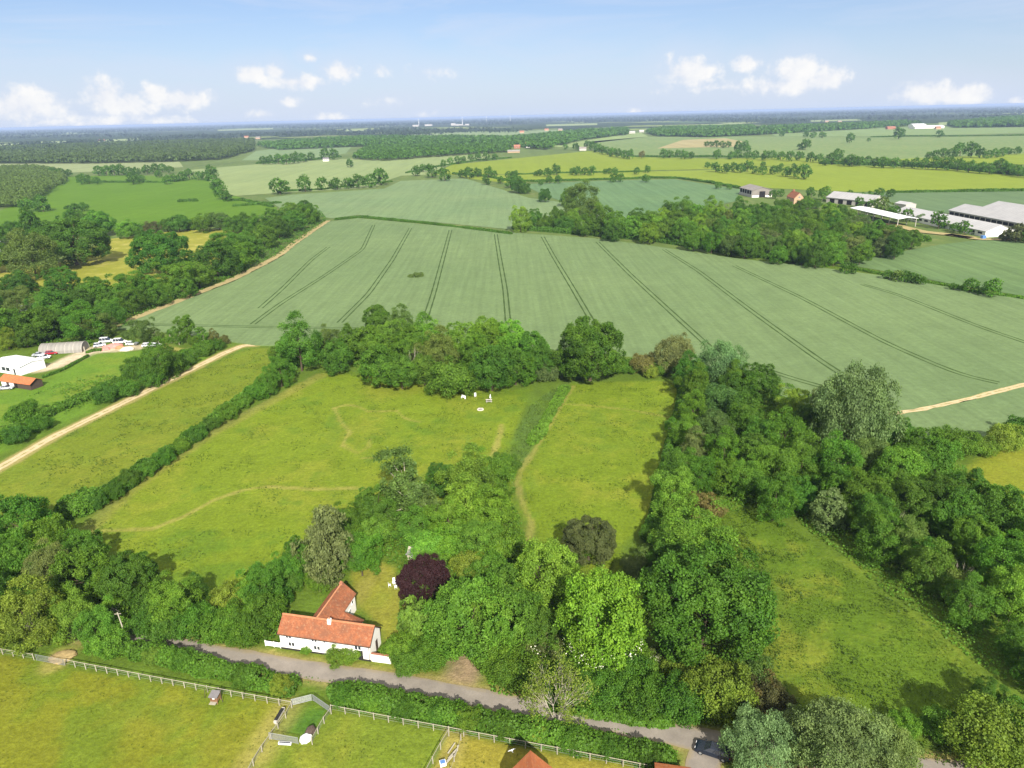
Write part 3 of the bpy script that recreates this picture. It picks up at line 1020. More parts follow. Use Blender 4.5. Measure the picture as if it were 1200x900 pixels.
def tramlines():
    """pairs of wheel tracks through the crop"""
    lines = [
        [(296, 381), (328, 357), (380, 324), (425, 293), (438, 264)], [(398, 379), (432, 345), (460, 305), (481, 268)], [(497, 379), (508, 345), (520, 300), (528, 270)],
        [(596, 384), (592, 340), (585, 300), (581, 275)], [(694, 378), (672, 340), (648, 300), (636, 278)], [(836, 412), (790, 370), (738, 322), (700, 284)],
        [(1046, 478), (960, 423), (880, 365), (818, 318), (778, 293)], [(1170, 450), (1140, 447), (1040, 404), (940, 350), (860, 312)], [(1240, 415), (1150, 385), (1050, 345), (1010, 334)],
        [(305, 362), (330, 340), (365, 305), (385, 290)], [(880, 428), (930, 446), (985, 460)], [(165, 381), (300, 384), (420, 386)],
    ]
    m_v = []; m_f = []; n = 0
    for k, L in enumerate(lines):
        W = np.array(GP(L))
        R, _ = resample(W, 4.0)
        for _ in range(8): R[1:-1] = R[:-2] * .25 + R[1:-1] * .5 + R[2:] * .25
        d = np.gradient(R, axis=0); d /= np.linalg.norm(d, axis=1)[:, None]; nm = np.stack([d[:, 1], -d[:, 0]], 1)
        near = R[:, 1].mean()
        for off in (-1.05, 1.05):
            C = R + nm * off
            hw = 0.35 + .08 * np.sin(np.arange(len(R)) * 1.7 + k)
            v = np.stack([np.column_stack([C - nm * hw[:, None], np.full(len(R), .365)]), np.column_stack([C + nm * hw[:, None], np.full(len(R), .365)])], 1).reshape(-1, 3)
            i = np.arange(len(R) - 1) * 2
            m_f.append(np.stack([i, i + 1, i + 3, i + 2], 1) + n); m_v.append(v); n += len(v)
    me = np_mesh('tramlines', np.concatenate(m_v), np.concatenate(m_f), [TRAM])
    tag(link('tramlines', me), 'dark wheel tramlines running through the pale green crop', 'field', None, 'structure')


def build_fields():
    f = field_material
    mid = f('rough_pasture', (.075, .115, .028), (.105, .150, .036), .2, 20, (.15, .16, .05), .1, .006)
    tag(link('field', MB().add([(-3500, 330, -.12), (3500, 330, -.12), (4200, 3600, -.12), (-3600, 3600, -.12)], [(0, 1, 2, 3)]).mesh('field', mid)), 'rough green pasture land between the fields of the middle distance', 'field', None, 'structure')
    wheat = f('wheat', (.109, .161, .065), (.133, .187, .075), .14, 2.0, None, .10, .008)
    sheet('field', WHEAT_PX, wheat, .35, 'large pale green crop field with tramlines beyond the meadows', .6)
    tramlines()
    sheet('field', [(310, 232), (345, 228), (450, 221), (470, 212), (545, 209), (620, 232), (665, 238), (705, 252), (690, 272), (600, 269), (420, 252), (388, 256), (330, 245)], f('pale_crop', (.118, .178, .078), (.145, .202, .088), .3, 4, None, .10), .08, 'pale blue-green crop field just beyond the far hedge of the big field')
    sheet('field', [(612, 216), (700, 212), (790, 210), (868, 222), (862, 236), (790, 250), (742, 258), (700, 250), (665, 238), (640, 230)], f('dark_crop', (.085, .150, .065), (.105, .175, .072), 1.2, 5, None, .12), .08, 'darker green crop field left of the hay barn')
    sheet('field', [(600, 215), (640, 212), (790, 208), (868, 219), (1000, 225), (1200, 221), (1400, 219), (1400, 212), (1200, 207), (1100, 197), (1000, 194), (960, 191), (850, 199), (700, 202), (540, 206), (545, 209)], f('bright_pasture', (.155, .204, .018), (.176, .224, .022), 1.45, 9, None, .05), .08, 'bright yellow-green field behind the hay barn')
    sheet('field', [(505, 205), (530, 193), (600, 186), (640, 182), (690, 177), (740, 184), (840, 186), (920, 184), (1000, 189), (1000, 195), (960, 191), (850, 198), (700, 201), (600, 204)], f('bright_pasture_far', (.150, .200, .016), (.172, .218, .020), 1.3, 14, None, .05), .1, 'upper bright yellow-green field in front of the diagonal tree line')
    sheet('field', [(690, 166), (760, 160), (900, 160), (1040, 161), (1200, 157), (1400, 156), (1400, 178), (1200, 180), (1060, 187), (960, 183), (850, 183), (740, 182), (692, 173)], f('mid_pasture', (.118, .178, .058), (.142, .202, .066), 1.5, 18, (.26, .22, .10), .06, .004), .1, 'soft green field beyond the second tree line')
    sheet('field', [(770, 174), (800, 164), (850, 162), (872, 166), (860, 172)], f('dry_patch', (.27, .23, .10), (.30, .26, .13), 1.5, 18), .2, 'orange-brown bare patch in the soft green field')
    sheet('field', [(1060, 186), (1200, 180), (1400, 176), (1400, 196), (1200, 193), (1100, 190), (1040, 189)], f('bright_strip', (.155, .21, .016), (.175, .225, .020), 1.5, 15), .15, 'bright strip field between two tree rows near the skyline')
    sheet('field', [(978, 308), (1040, 298), (1100, 287), (1150, 281), (1200, 283), (1400, 287), (1400, 370), (1200, 347), (1120, 334), (1060, 322)], f('young_crop', (.085, .140, .052), (.110, .170, .062), 1.35, 4, None, .16), .08, 'dark green crop field in front of the long barns')
    sheet('field', [(1000, 226), (1200, 223), (1400, 221), (1400, 262), (1200, 258), (1110, 250), (1050, 244)], f('grey_crop', (.085, .135, .060), (.105, .160, .068), 1.4, 6, None, .1), .08, 'grey-green crop field behind the long barns')
    sheet('field', [(-120, 250), (0, 247), (60, 222), (78, 207), (150, 205), (240, 209), (262, 226), (325, 243), (322, 250), (230, 262), (100, 272), (-120, 276)], f('green_crop', (.068, .140, .005), (.082, .158, .008), .5, 8, None, .06), .08, 'rich green field behind the parkland trees')
    sheet('field', [(-80, 193), (60, 191), (210, 189), (215, 196), (150, 200), (60, 203), (-80, 206)], f('cream_crop', (.19, .225, .098), (.215, .25, .11), .3, 12), .08, 'thin pale strip field in front of the far wood')
    sheet('field', [(212, 200), (260, 196), (330, 190), (450, 184), (520, 182), (570, 178), (575, 184), (530, 192), (500, 205), (470, 206), (452, 212), (440, 220), (330, 226), (270, 230), (250, 214)], f('cream_green_crop', (.172, .222, .086), (.200, .246, .095), .4, 10, None, .08), .08, 'pale cream-green field with a row of round trees along its edge')
    sheet('field', [(283, 188), (300, 177), (340, 172), (412, 172), (405, 180), (380, 184), (330, 188)], f('far_pale_field', (.13, .19, .08), (.15, .21, .088), .3, 12), .09, 'pale green field enclosed by far woods')
    sheet('field', [(424, 160), (520, 155), (660, 152), (662, 158), (520, 160), (440, 163)], f('far_field', (.15, .205, .09), (.18, .235, .10), .3, 25), .12, 'thin pale field below the skyline factory')
    sheet('field', [(640, 172), (690, 164), (750, 155), (760, 160), (700, 167), (680, 173)], f('far_field_slope', (.17, .23, .08), (.2, .26, .09), .3, 25), .1, 'pale sloping field by the white far farmhouse')
    sheet('field', [(900, 155), (1030, 150), (1200, 145), (1400, 140), (1400, 153), (1200, 156), (1040, 160), (910, 160)], f('far_right_field', (.14, .20, .07), (.165, .225, .08), .3, 25), .12, 'green far field below the white factory roof')
    for i, (q, lab) in enumerate(zip(FAR_STRIPS, FAR_STRIP_LABELS)):
        sheet('field', q, wheat_far, .14, 'small pale far field ' + lab)
    sheet('field', [(-60, 300), (60, 312), (130, 280), (200, 271), (280, 267), (292, 278), (255, 318), (120, 338), (-60, 345)], f('dry_paddock', (.185, .200, .022), (.22, .215, .030), .3, 6, (.33, .29, .08), .06), .06, 'dry yellow parkland between the big round trees')
    # bare margins round the crop
    for pts, w, lab in (([(128, 385), (200, 357), (275, 327), (316, 306), (330, 298), (344, 286), (384, 259)], 5.0, 'bare tan field margin along the tree-lined edge of the crop'), ([(1040, 487), (1080, 481), (1130, 470), (1200, 452), (1300, 428)], 2.0, 'tan double wheel track crossing the crop corner'),
                        ([(1110, 275), (1150, 281), (1200, 281), (1300, 285)], 7.0, 'sandy farm road in front of the long barns'), ([(1040, 262), (1080, 272), (1110, 275), (1140, 279)], 9.0, 'sandy yard between the wood and the long barns')):
        me = strip_mesh('field_margin', GP(pts), w, .39, DRYTRACK_FADE if w < 5 else DRYTRACK, 3, 1.5, 2)
        tag(link('track', me), lab, 'track', None, 'structure')


FAR_STRIPS = [((-20, 169), (28, 168), (28, 171), (-20, 172.5)), ((48, 166), (85, 165), (85, 167.5), (48, 169)), ((115, 164), (165, 162), (160, 165), (115, 167)), ((182, 165), (250, 163), (245, 166.5), (185, 168)), ((820, 146), (870, 144), (872, 148), (822, 150)),
              ((880, 153), (905, 150), (905, 154), (880, 156)), ((1100, 143.5), (1140, 141.5), (1140, 145), (1100, 147)), ((370, 161.5), (392, 161), (392, 163), (370, 163.5)), ((465, 165), (497, 164), (495, 167), (468, 168)), ((78, 155), (95, 154.5), (95, 156), (78, 156.5)),
              ((255, 152), (320, 150), (320, 151.5), (255, 153.5)), ((640, 146), (700, 144.5), (700, 146.5), (640, 148)), ((690, 150), (735, 149), (735, 151), (690, 152)), ((950, 141), (1010, 139.5), (1010, 141.2), (950, 142.7)), ((400, 152.5), (440, 151.5), (440, 153), (400, 154))]
FAR_STRIP_LABELS = ['at the left picture edge below the horizon', 'left of the far red roofs', 'by the far red roofs', 'right of the far red roofs', 'among dark woods above the soft green field', 'beside the orange bare patch', 'behind the white factory roof', 'behind the small white cottage', 'left of the far village',
                    'below the left cloud bank', 'on the skyline above the left woods', 'on the skyline right of the factory', 'behind the white far farmhouse', 'on the skyline left of the white factory', 'left of the skyline factory blocks']
wheat_far = field_material('small_far_field', (.20, .25, .10), (.23, .28, .11), .3, 25)


# ------------------------------------------------------------------ light and air
SUN_EL, SUN_AZ = math.radians(35), math.atan2(0.18, -0.98)     # azimuth clockwise from +Y


def direction(px, py):
    a, b, c = ray(px, py)
    return math.atan2(a, b), math.atan2(c, math.hypot(a, b))


CLOUDS = [(22, 116, 44, 20, 1.0), (120, 104, 22, 21, 1.0), (140, 117, 40, 13, .9), (182, 106, 18, 11, .9), (212, 111, 32, 12, 1.0), (125, 138, 50, 9, .6), (292, 82, 24, 11, .9), (322, 80, 14, 10, .9),
          (345, 93, 38, 9, .9), (398, 78, 22, 11, .9), (363, 65, 9, 5, .7), (338, 116, 16, 6, .8), (303, 131, 18, 6, .7), (385, 136, 28, 6, .55), (445, 76, 18, 9, .4), (500, 82, 26, 7, .4), (452, 116, 22, 6, .35), (500, 131, 16, 6, .4),
          (805, 78, 34, 19, .95), (875, 70, 16, 9, .8), (935, 76, 28, 18, 1.0), (968, 88, 26, 14, 1.0), (920, 96, 66, 11, .75), (1090, 104, 34, 13, .95), (1130, 106, 32, 12, .95), (1196, 117, 16, 7, .7), (60, 140, 40, 6, .6), (190, 140, 50, 6, .5), (742, 130, 24, 5, .5), (840, 100, 60, 7, .5)]


def build_world():
    w = bpy.data.worlds.new('World'); SC.world = w; w.use_nodes = True
    nt = w.node_tree
    for n in list(nt.nodes): nt.nodes.remove(n)
    out = nt.nodes.new('ShaderNodeOutputWorld')
    sky = nd(nt, 'ShaderNodeTexSky', sky_type='NISHITA', sun_disc=False, sun_elevation=SUN_EL, sun_rotation=SUN_AZ, altitude=50.0, air_density=1.0, dust_density=0.3, ozone_density=1.5)
    M = lambda op, a, b=0.0, c=0.0: nd(nt, 'ShaderNodeMath', {0: a, 1: b, 2: c}, operation=op).outputs[0]
    gen = nd(nt, 'ShaderNodeTexCoord').outputs['Generated']
    xyz = nd(nt, 'ShaderNodeSeparateXYZ', {0: gen})
    az = M('ARCTAN2', xyz.outputs[0], xyz.outputs[1])
    hyp = M('SQRT', M('ADD', M('MULTIPLY', xyz.outputs[0], xyz.outputs[0]), M('MULTIPLY', xyz.outputs[1], xyz.outputs[1])))
    el = M('ARCTAN2', xyz.outputs[2], hyp)
    p = nd(nt, 'ShaderNodeCombineXYZ', {0: az, 1: el, 2: 0.0}).outputs[0]
    n1 = nd(nt, 'ShaderNodeTexNoise', {'Vector': p, 'Scale': 34.0, 'Detail': 7.0, 'Roughness': 0.62}).outputs[0]
    n2 = nd(nt, 'ShaderNodeTexNoise', {'Vector': p, 'Scale': 16.0, 'Detail': 4.0, 'Roughness': 0.5}).outputs[0]
    mask = None
    for cx, cy, rx, ry, s in CLOUDS:
        a0, e0 = direction(cx, cy)
        e0 -= ry / 850 * .35
        d = nd(nt, 'ShaderNodeVectorMath', {0: p, 1: (a0, e0, 0)}, operation='SUBTRACT').outputs[0]
        d = nd(nt, 'ShaderNodeVectorMath', {0: d, 1: (680 / rx, 690 / ry, 0)}, operation='MULTIPLY').outputs[0]
        q = nd(nt, 'ShaderNodeVectorMath', {0: d}, operation='LENGTH').outputs['Value']
        v = M('MULTIPLY_ADD', q, -s, s)
        mask = v if mask is None else nd(nt, 'ShaderNodeMath', {0: mask, 1: v}, operation='MAXIMUM').outputs[0]
    e = M('ADD', M('MULTIPLY', mask, 1.25), M('MULTIPLY_ADD', n1, 2.6, -1.45))
    body = nd(nt, 'ShaderNodeMapRange', {0: e, 1: 0.0, 2: 0.75, 3: 0.0, 4: 1.0}, interpolation_type='SMOOTHSTEP').outputs[0]
    halo = nd(nt, 'ShaderNodeMapRange', {0: M('ADD', mask, M('MULTIPLY_ADD', n2, 1.0, -.5)), 1: -0.9, 2: 0.4, 3: 0.0, 4: 0.5}).outputs[0]
    # thin high streaks
    mp = nd(nt, 'ShaderNodeMapping', {'Vector': p, 'Rotation': (0, 0, .16), 'Scale': (2.2, 15.0, 1)}).outputs[0]
    st = nd(nt, 'ShaderNodeTexNoise', {'Vector': mp, 'Scale': 1.3, 'Detail': 6.0, 'Roughness': 0.6, 'Distortion': .6}).outputs[0]
    cir = nd(nt, 'ShaderNodeMapRange', {0: st, 1: 0.46, 2: 0.72, 3: 0.0, 4: 0.6}).outputs[0]
    veil = M('MAXIMUM', halo, cir)
    base = mixc(nt, 1.0, sky.outputs[0], SKY_TINT, 'MULTIPLY')
    low = M('EXPONENT', M('MULTIPLY', M('MAXIMUM', el, 0.0), -11.0))
    base = mixc(nt, M('MULTIPLY', low, .97), base, HORIZON)
    sk = mixc(nt, veil, base, CLOUD_THIN)
    shade = ramp(nt, n1, 0.35, 0.65)
    cc = mixc(nt, shade, CLOUD_DIM, CLOUD_LIT)
    sk = mixc(nt, body, sk, cc)
    # broken bright cloud overhead, out of view, added to raise and whiten the fill light
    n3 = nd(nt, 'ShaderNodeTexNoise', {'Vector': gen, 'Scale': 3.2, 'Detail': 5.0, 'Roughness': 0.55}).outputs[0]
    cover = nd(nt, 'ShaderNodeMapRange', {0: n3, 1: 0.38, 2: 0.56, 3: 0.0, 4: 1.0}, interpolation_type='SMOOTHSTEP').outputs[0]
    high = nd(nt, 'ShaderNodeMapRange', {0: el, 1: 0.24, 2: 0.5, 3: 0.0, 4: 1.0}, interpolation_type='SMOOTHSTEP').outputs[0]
    sk = mixc(nt, M('MULTIPLY', cover, high), sk, OVERHEAD_FILL)
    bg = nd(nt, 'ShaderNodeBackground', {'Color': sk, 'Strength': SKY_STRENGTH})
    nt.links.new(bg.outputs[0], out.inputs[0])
    li = bpy.data.lights.new('sun', 'SUN'); li.energy = SUN_STRENGTH; li.angle = math.radians(.53); li.color = (1.0, .95, .86)
    so = bpy.data.objects.new('sun', li); COL.objects.link(so)
    d = Vector((math.sin(SUN_AZ) * math.cos(SUN_EL), math.cos(SUN_AZ) * math.cos(SUN_EL), math.sin(SUN_EL)))
    so.rotation_euler = d.to_track_quat('Z', 'Y').to_euler(); so.location = d * 500


def build_haze():
    m, nt, out = new_mat('haze')
    v = nd(nt, 'ShaderNodeVolumePrincipled', {'Color': (*HAZE_COLOUR, 1), 'Density': HAZE_DENSITY, 'Anisotropy': 0.0})
    nt.links.new(v.outputs[0], out.inputs['Volume'])
    R = 46000
    o = MB().box(-R, R, -R, R, -1.4, 84.0).build('haze', m)
    o.visible_shadow = True
    tag(o, 'thin blue haze lying over the far countryside', 'haze', None, 'stuff')


def build_camera():
    cam = bpy.data.cameras.new('camera'); cam.sensor_width = 36; cam.lens = 36 * F / 1200; cam.clip_start = 1; cam.clip_end = 120000
    o = bpy.data.objects.new('camera', cam); COL.objects.link(o)
    c, s = math.cos(ROLL), math.sin(ROLL)
    R = Vector((1, 0, 0)); U = Vector((0, math.sin(PITCH), math.cos(PITCH))); Fw = Vector((0, math.cos(PITCH), -math.sin(PITCH)))
    right = R * c - U * s; up = R * s + U * c
    M = Matrix((right, up, -Fw)).transposed().to_4x4(); M.translation = (0, 0, H)
    o.matrix_world = M
    SC.camera = o


SKY_STRENGTH = 0.0575
SUN_STRENGTH = 5.0
EXPOSURE = 0.92
SKY_TINT = (.72, .82, 1.05)
HORIZON = (5.9, 6.8, 8.5)
OVERHEAD_FILL = (12.0, 11.6, 10.8)
CLOUD_LIT = (9.0, 9.0, 9.0)
CLOUD_DIM = (7.6, 7.9, 8.6)
CLOUD_THIN = (6.4, 7.1, 8.6)
HAZE_COLOUR = (.47, .60, .88)
HAZE_DENSITY = 0.000068
# ------------------------------------------------------------------ planting: x y width kind tint [| label]
def plant(where, group, text):
    for ln in text.strip().splitlines():
        ln = ln.strip()
        if not ln: continue
        lab = None
        if '|' in ln: ln, lab = [q.strip() for q in ln.split('|')]
        p = ln.split()
        zs = 1.0; bl = None
        for ex in p[5:]:
            if ex[0] == 'z': zs = float(ex[1:])
            if ex[0] == 'B': bl = {'B1': (90, -.5, .8, .045), 'B2': (260, -.85, -.2, .012), 'B3': (150, -.2, .9, .024)}[ex]
        tree(float(p[0]), float(p[1]), float(p[2]), p[3], p[4], lab, where, group, zs, bl)


def planting():
    plant('in the meadow tree belt', 'trees in the belt between the meadow and the crop', """
    350 405 46 a m
    336 416 30 s m
    384 402 28 a v | small olive tree between green crowns at the left of the meadow belt
    396 418 36 o d
    410 400 34 o m
    440 374 30 o d | dark crown standing tallest at the rear of the meadow belt
    469 380 28 a v | olive crown rising behind the meadow belt next to the tall dark one
    430 404 40 o m
    459 398 40 o l
    443 430 46 o d
    482 404 40 o m
    470 436 38 o m
    500 396 36 a i
    483 420 24 e q z1.3 | pale bare stems standing in the middle of the meadow belt
    520 418 20 e q z1.3 | thin pale bare stems right of the middle of the meadow belt
    514 414 38 a v | grey-stemmed olive tree half way along the meadow belt
    497 434 34 o m
    528 447 46 s m z1.1 | rounded bush bulging onto the meadow in front of the belt, beside the white benches
    543 402 42 o i
    572 397 46 o l
    560 416 40 o m
    576 432 50 o d
    600 400 42 o i
    604 430 40 o m
    622 410 38 o m
    632 424 32 a m
    640 437 26 s h | twiggy pinkish bush at the meadow belt's end near the big round tree
    """)
    plant('heading the small meadow', 'trees heading the small meadow', """
    692 411 74 O d | big round dark green tree at the corner between both meadows
    672 432 30 s m
    724 430 22 s l
    738 430 20 s m
    754 428 28 s r | rusty brown bush at the head of the small meadow
    763 437 16 s y | bright yellow-green bush beside the rusty brown bush
    774 432 22 s m
    792 416 38 w q | pale grey-brown willow behind the small meadow
    808 436 30 a d
    846 428 48 w g | silvery willow at the crop corner behind the small meadow
    """)
    plant('in the long right-hand wood', 'trees in the long right-hand wood', """
    891 450 42 o d
    862 446 30 a m
    816 453 34 a m
    844 475 46 o u
    860 456 34 o d
    812 482 32 a m
    789 500 18 s m B1 | white-blossomed hawthorn at the meadow edge of the long wood
    804 510 32 a l
    838 504 44 o u
    872 494 42 a m
    816 526 32 a h | pinkish tree at the meadow edge of the long wood
    848 530 40 a m
    796 550 38 a m
    788 580 46 a l
    828 596 34 s r | rusty brown bush at the near end of the long wood beside white blossom
    797 608 22 s m B1 | white-flowering shrub next to the rusty bush by the small meadow
    820 556 36 a m
    850 560 40 o m
    874 562 38 a m
    884 534 36 k m z.8
    893 514 36 a m
    918 514 46 a m
    930 474 30 a y
    1001 490 80 w g z1.15 | huge silvery willow beside the tan track at the crop edge
    951 492 36 o d
    972 470 34 w g
    1052 508 34 o d
    1085 527 46 o m
    1070 540 36 a m
    1128 521 34 s m
    1108 515 30 s m
    1152 524 26 s l
    1178 515 34 s y
    1196 503 28 s d
    1100 541 48 o m
    1054 556 56 c i | bright green domed tree in front of the huge silvery willow
    980 546 50 a m
    940 540 44 a m
    910 552 50 a l
    1018 541 42 a v
    1098 588 64 O d | big dark oak on the wood edge towards the dry corner meadow
    1138 577 46 o d
    1170 596 48 o d
    1014 584 48 a m
    984 578 42 o m
    1066 590 48 a m
    908 584 42 a m
    971 598 36 k g z.75 | pale columnar tree at the clearing side of the long wood
    934 580 40 o d
    1026 606 42 a m
    1006 598 34 a l
    1032 628 48 a m
    1061 636 42 a v
    1118 602 60 o d
    1142 634 56 O m | broad mid green oak with lit crown in the right of the long wood
    1178 608 62 o d
    1214 636 60 o m
    1090 666 46 a m
    1076 648 40 o d
    1125 672 30 e q | pale dead trunk standing at the clearing edge of the long wood
    1175 662 54 a m
    1112 688 40 s v
    1138 706 46 a m
    1190 698 58 a l
    1224 708 60 o d
    1198 756 44 a m
    1220 788 50 o d
    1030 518 34 o d
    1052 612 26 e q z1.2 | pale bare branches showing among green crowns right of the columnar tree
    932 528 24 e q z1.2 | pale bare branches below the huge silvery willow
    996 572 24 e q z1.2 | pale bare branches in the middle of the long wood
    """)
    plant('between small meadow and lane', 'trees between the small meadow and the lane', """
    690 634 60 O n z.85 | round brownish dark tree standing alone at the foot of the small meadow
    641 678 76 c i | bright green chestnut behind the largest chestnut
    668 656 32 s m
    706 728 102 c i B2 | largest bright green chestnut with white blossom at its foot
    828 706 152 O d z.8 | huge dark green oak spreading beside the clearing
    814 632 84 a l z.55 | light green tree top behind the huge dark oak
    784 644 44 a m z.8
    761 626 22 s m B1 | white blossom bush at the foot of the small meadow's edge
    742 664 24 s h
    761 652 26 s v
    600 722 70 o m
    624 742 54 o m
    547 726 84 o i z1.05 | large rounded green tree right of the copper tree
    584 716 58 o l
    564 752 48 s m
    634 764 44 s h B3 | pale flowering bush left of the largest chestnut
    611 780 52 s m z.8
    646 788 46 s m z.7
    680 790 44 s d z.8
    733 776 38 s m B3 | white-flowering elder under the largest chestnut
    762 776 30 s l B3 | cream-flowering elder right of the largest chestnut
    670 768 30 s m B3 | white-flowering bush under the left of the largest chestnut
    800 786 40 s y
    780 772 30 s h
    843 808 64 s y z1.1 | wide yellow-green bush below the huge dark oak
    882 796 44 s v
    894 815 40 s r | rusty bush between the oak and the silvery roadside willows
    706 806 50 s m z.8
    758 816 52 s d z.8
    738 790 44 s m
    800 824 50 s d
    690 800 36 s m
    652 810 84 b y z.85 | thin pale tree with bare fanning branches beside the lane
    889 876 74 w g z.85 | silvery willow overhanging the parked car
    988 878 102 w g z.72 | broad grey-green willow next to the silvery one by the lane
    940 862 50 w g z.8
    1042 884 56 w q
    900 822 46 s n
    1157 864 80 s y z1.0 | yellow-green bush mass at the corner of the clearing
    1106 852 40 s l
    1158 812 30 a m
    1198 846 48 s m
    1060 850 30 s l
    """)
    plant('in the cottage garden', 'trees in the cottage garden', """
    383 640 58 f q z1.0 | tall grey-brown conifer behind the cottage
    349 656 34 f d z1.0 | dark green conifer beside the grey-brown one
    404 614 34 a m
    422 650 42 a m
    441 596 52 O d | dark green round tree at the meadow side of the garden
    476 572 46 p v z1.0 | airy pale poplar rising above the garden trees
    494 590 36 p v z.8
    517 562 38 o d
    550 564 54 a l
    580 562 46 a l
    574 600 50 a l z.8
    546 590 50 a l z.85
    524 610 46 a l z.75
    592 546 28 s m | green bush with pale stones at the top of the garden
    484 616 40 a l z.75
    500 640 44 s l z.7
    530 636 50 s l z.7
    562 634 48 a l z.65
    586 638 42 s m
    550 664 34 s y | bright yellow-green bush right of the copper tree
    572 670 40 s m
    596 690 50 o m
    497 682 62 O x z.95 | dark copper-purple tree beside the cottage lawn
    488 728 40 y y z1.05 | yellow-green weeping tree in front of the copper tree
    470 760 34 s i
    500 770 38 s m
    478 778 30 s m
    522 760 36 s m
    402 768 30 s i z.75 | rounded bush against the front wall of the cottage
    359 762 10 s l | small pale climbing bush on the cottage front wall
    376 678 30 s m
    336 668 33 a m
    310 686 41 a m
    296 700 38 s m
    310 718 44 s m
    290 740 38 s m
    322 704 30 s d
    340 682 28 s d
    575 768 40 s m
    592 788 34 s m
    440 622 38 s l
    462 600 34 s m
    505 665 30 s m
    """)
    plant('at the lane\'s left end', 'trees at the lane\'s left end', """
    22 612 61 o d
    14 655 55 o m
    57 636 52 o m
    57 668 46 a h | pinkish olive tree in the left lane clump
    98 645 44 o m
    96 676 63 o m
    150 680 63 O d | dark round oak at the meadow corner of the left lane clump
    122 681 44 o d
    6 682 24 s l B1 | pale blossoming shrub at the left picture edge
    36 722 62 a y | wide yellow-green tree next to the paddock fence, left of the straw heap
    82 726 44 a y | golden yellow-green tree behind the straw heap
    112 735 40 a l
    132 713 27 p l z.6
    130 753 39 s l
    174 713 34 s d
    204 707 50 a l z.8
    186 699 34 s l
    228 693 29 a m
    268 705 37 s y
    230 729 42 s m
    256 733 39 s m
    196 735 37 s m
    302 689 39 s m
    170 731 29 s m
    278 727 37 s m
    60 706 44 s m
    12 704 40 s m
    -20 700 60 o d
    -30 740 60 o m
    """)
    plant('beside the sandy track', 'bushes beside the sandy track', """
    187 423 36 a m
    206 429 24 s m
    219 421 19 s m
    160 433 27 s m
    176 445 24 s d
    124 463 25 s d
    149 457 22 s m
    28 485 29 s m
    20 511 24 s d
    48 497 20 s m
    238 411 19 s m
    254 405 15 s d
    218 384 18 p m z.85 | tallest slender tree at the end of the scrap yard
    208 393 10 p l z1.0
    199 393 8 p m z1.0
    238 393 11 p m z.9
    250 395 12 a r
    262 399 12 s r
    166 389 24 a v | twiggy olive tree behind the scrap yard
    184 393 11 p v z.9
    150 393 11 s v
    228 399 12 s m
    """)
    plant('growing out of the long field hedge', 'shrubs of the hedge between strip meadow and big meadow', """
    112 588 23 s m
    134 578 20 s d
    152 562 22 s m
    172 551 19 s m
    192 537 22 s d
    212 523 17 s l
    230 509 20 s m
    248 497 17 s d
    266 484 22 s m
    284 472 17 s l
    300 460 23 s m
    314 448 23 a m
    328 436 27 a d
    338 424 23 s m
    """)
    plant('growing out of the lane hedge', 'shrubs of the hedge between lane and paddock', """
    180 769 20 s y
    214 774 26 s m
    246 784 18 s l
    286 794 24 s m
    330 804 22 s y
    402 817 24 s m
    438 824 20 s l
    474 831 26 s d
    512 838 22 s m
    548 845 26 s l
    590 854 24 s m
    628 861 20 s y
    668 869 26 s m
    716 879 24 s m
    762 888 26 s d
    """)
    plant('in the parkland wood', 'trees of the parkland left of the crop', """
    19 352 29 a v z.78
    58 355 38 o m z.78
    93 352 29 o d z.78
    131 355 31 o m z.78
    152 352 29 a m z.78
    182 348 26 o m z.78
    12 380 38 o d z.78
    44 381 46 o d z.78
    66 376 38 o m z.78
    96 378 40 a m z.78
    116 381 30 a v z.78 | twiggy olive tree behind the canvas-roofed shelter
    130 368 30 a m z.78
    8 398 22 a y z.78 | pale yellow-green tree just behind the white shed
    30 396 26 o m z.78
    22 331 31 o d z.78
    72 328 33 o d z.78
    110 339 34 o m z.78
    150 335 31 a m z.78
    172 334 28 o m z.78
    207 326 36 a m z.78
    214 338 26 o m z.78
    188 297 66 O d z.78 | big dark round tree standing in the dry parkland
    36 300 52 a v z.78 | wide olive tree spreading beside the white house
    84 284 76 O d z.7 | largest dark round tree in the parkland
    252 304 48 o d z.78 | large dark tree at the crop edge of the parkland
    232 323 34 o m z.78
    278 286 34 o m z.78
    280 300 36 o m z.78
    288 290 34 o d z.78
    308 277 32 o m z.78
    326 267 30 o d z.78
    344 259 28 o m z.78
    359 251 26 o m z.78
    300 266 26 a m z.78
    320 256 26 o m z.78
    340 248 24 o m z.78
    356 244 20 o d z.78
    258 284 24 a m z.78
    37 269 28 f d z1.0 | tall dark conifer in the row behind the parkland
    57 269 24 o d z.78
    86 258 28 o d z.78
    116 262 34 o m z.78
    100 262 26 o d z.78
    148 269 20 a l z.78
    163 271 16 o m z.78
    179 269 17 a n z.78
    195 264 17 o m z.78
    209 262 23 o d z.78
    226 264 18 s l z.78
    237 262 20 a m z.78
    256 259 24 o v z.78
    285 261 26 o d z.78
    272 264 20 a m z.78
    12 270 24 o d z.78
    -6 276 26 o m z.78
    -20 300 50 o m z.78
    -20 345 43 o d z.78
    -20 380 50 o m z.78
    """)
    # wood beyond the big field: rows of crowns filling its outline
    wp = np.array([(728, 268), (742, 258), (765, 251), (795, 247), (825, 243), (850, 241), (885, 246), (930, 250), (970, 250), (995, 256), (1020, 266), (1050, 275), (1085, 281), (1070, 287), (1040, 294), (1000, 300), (962, 306), (930, 303), (880, 295), (830, 286), (780, 277)], float)
    rg = random.Random(21)
    y = 250
    row = 0
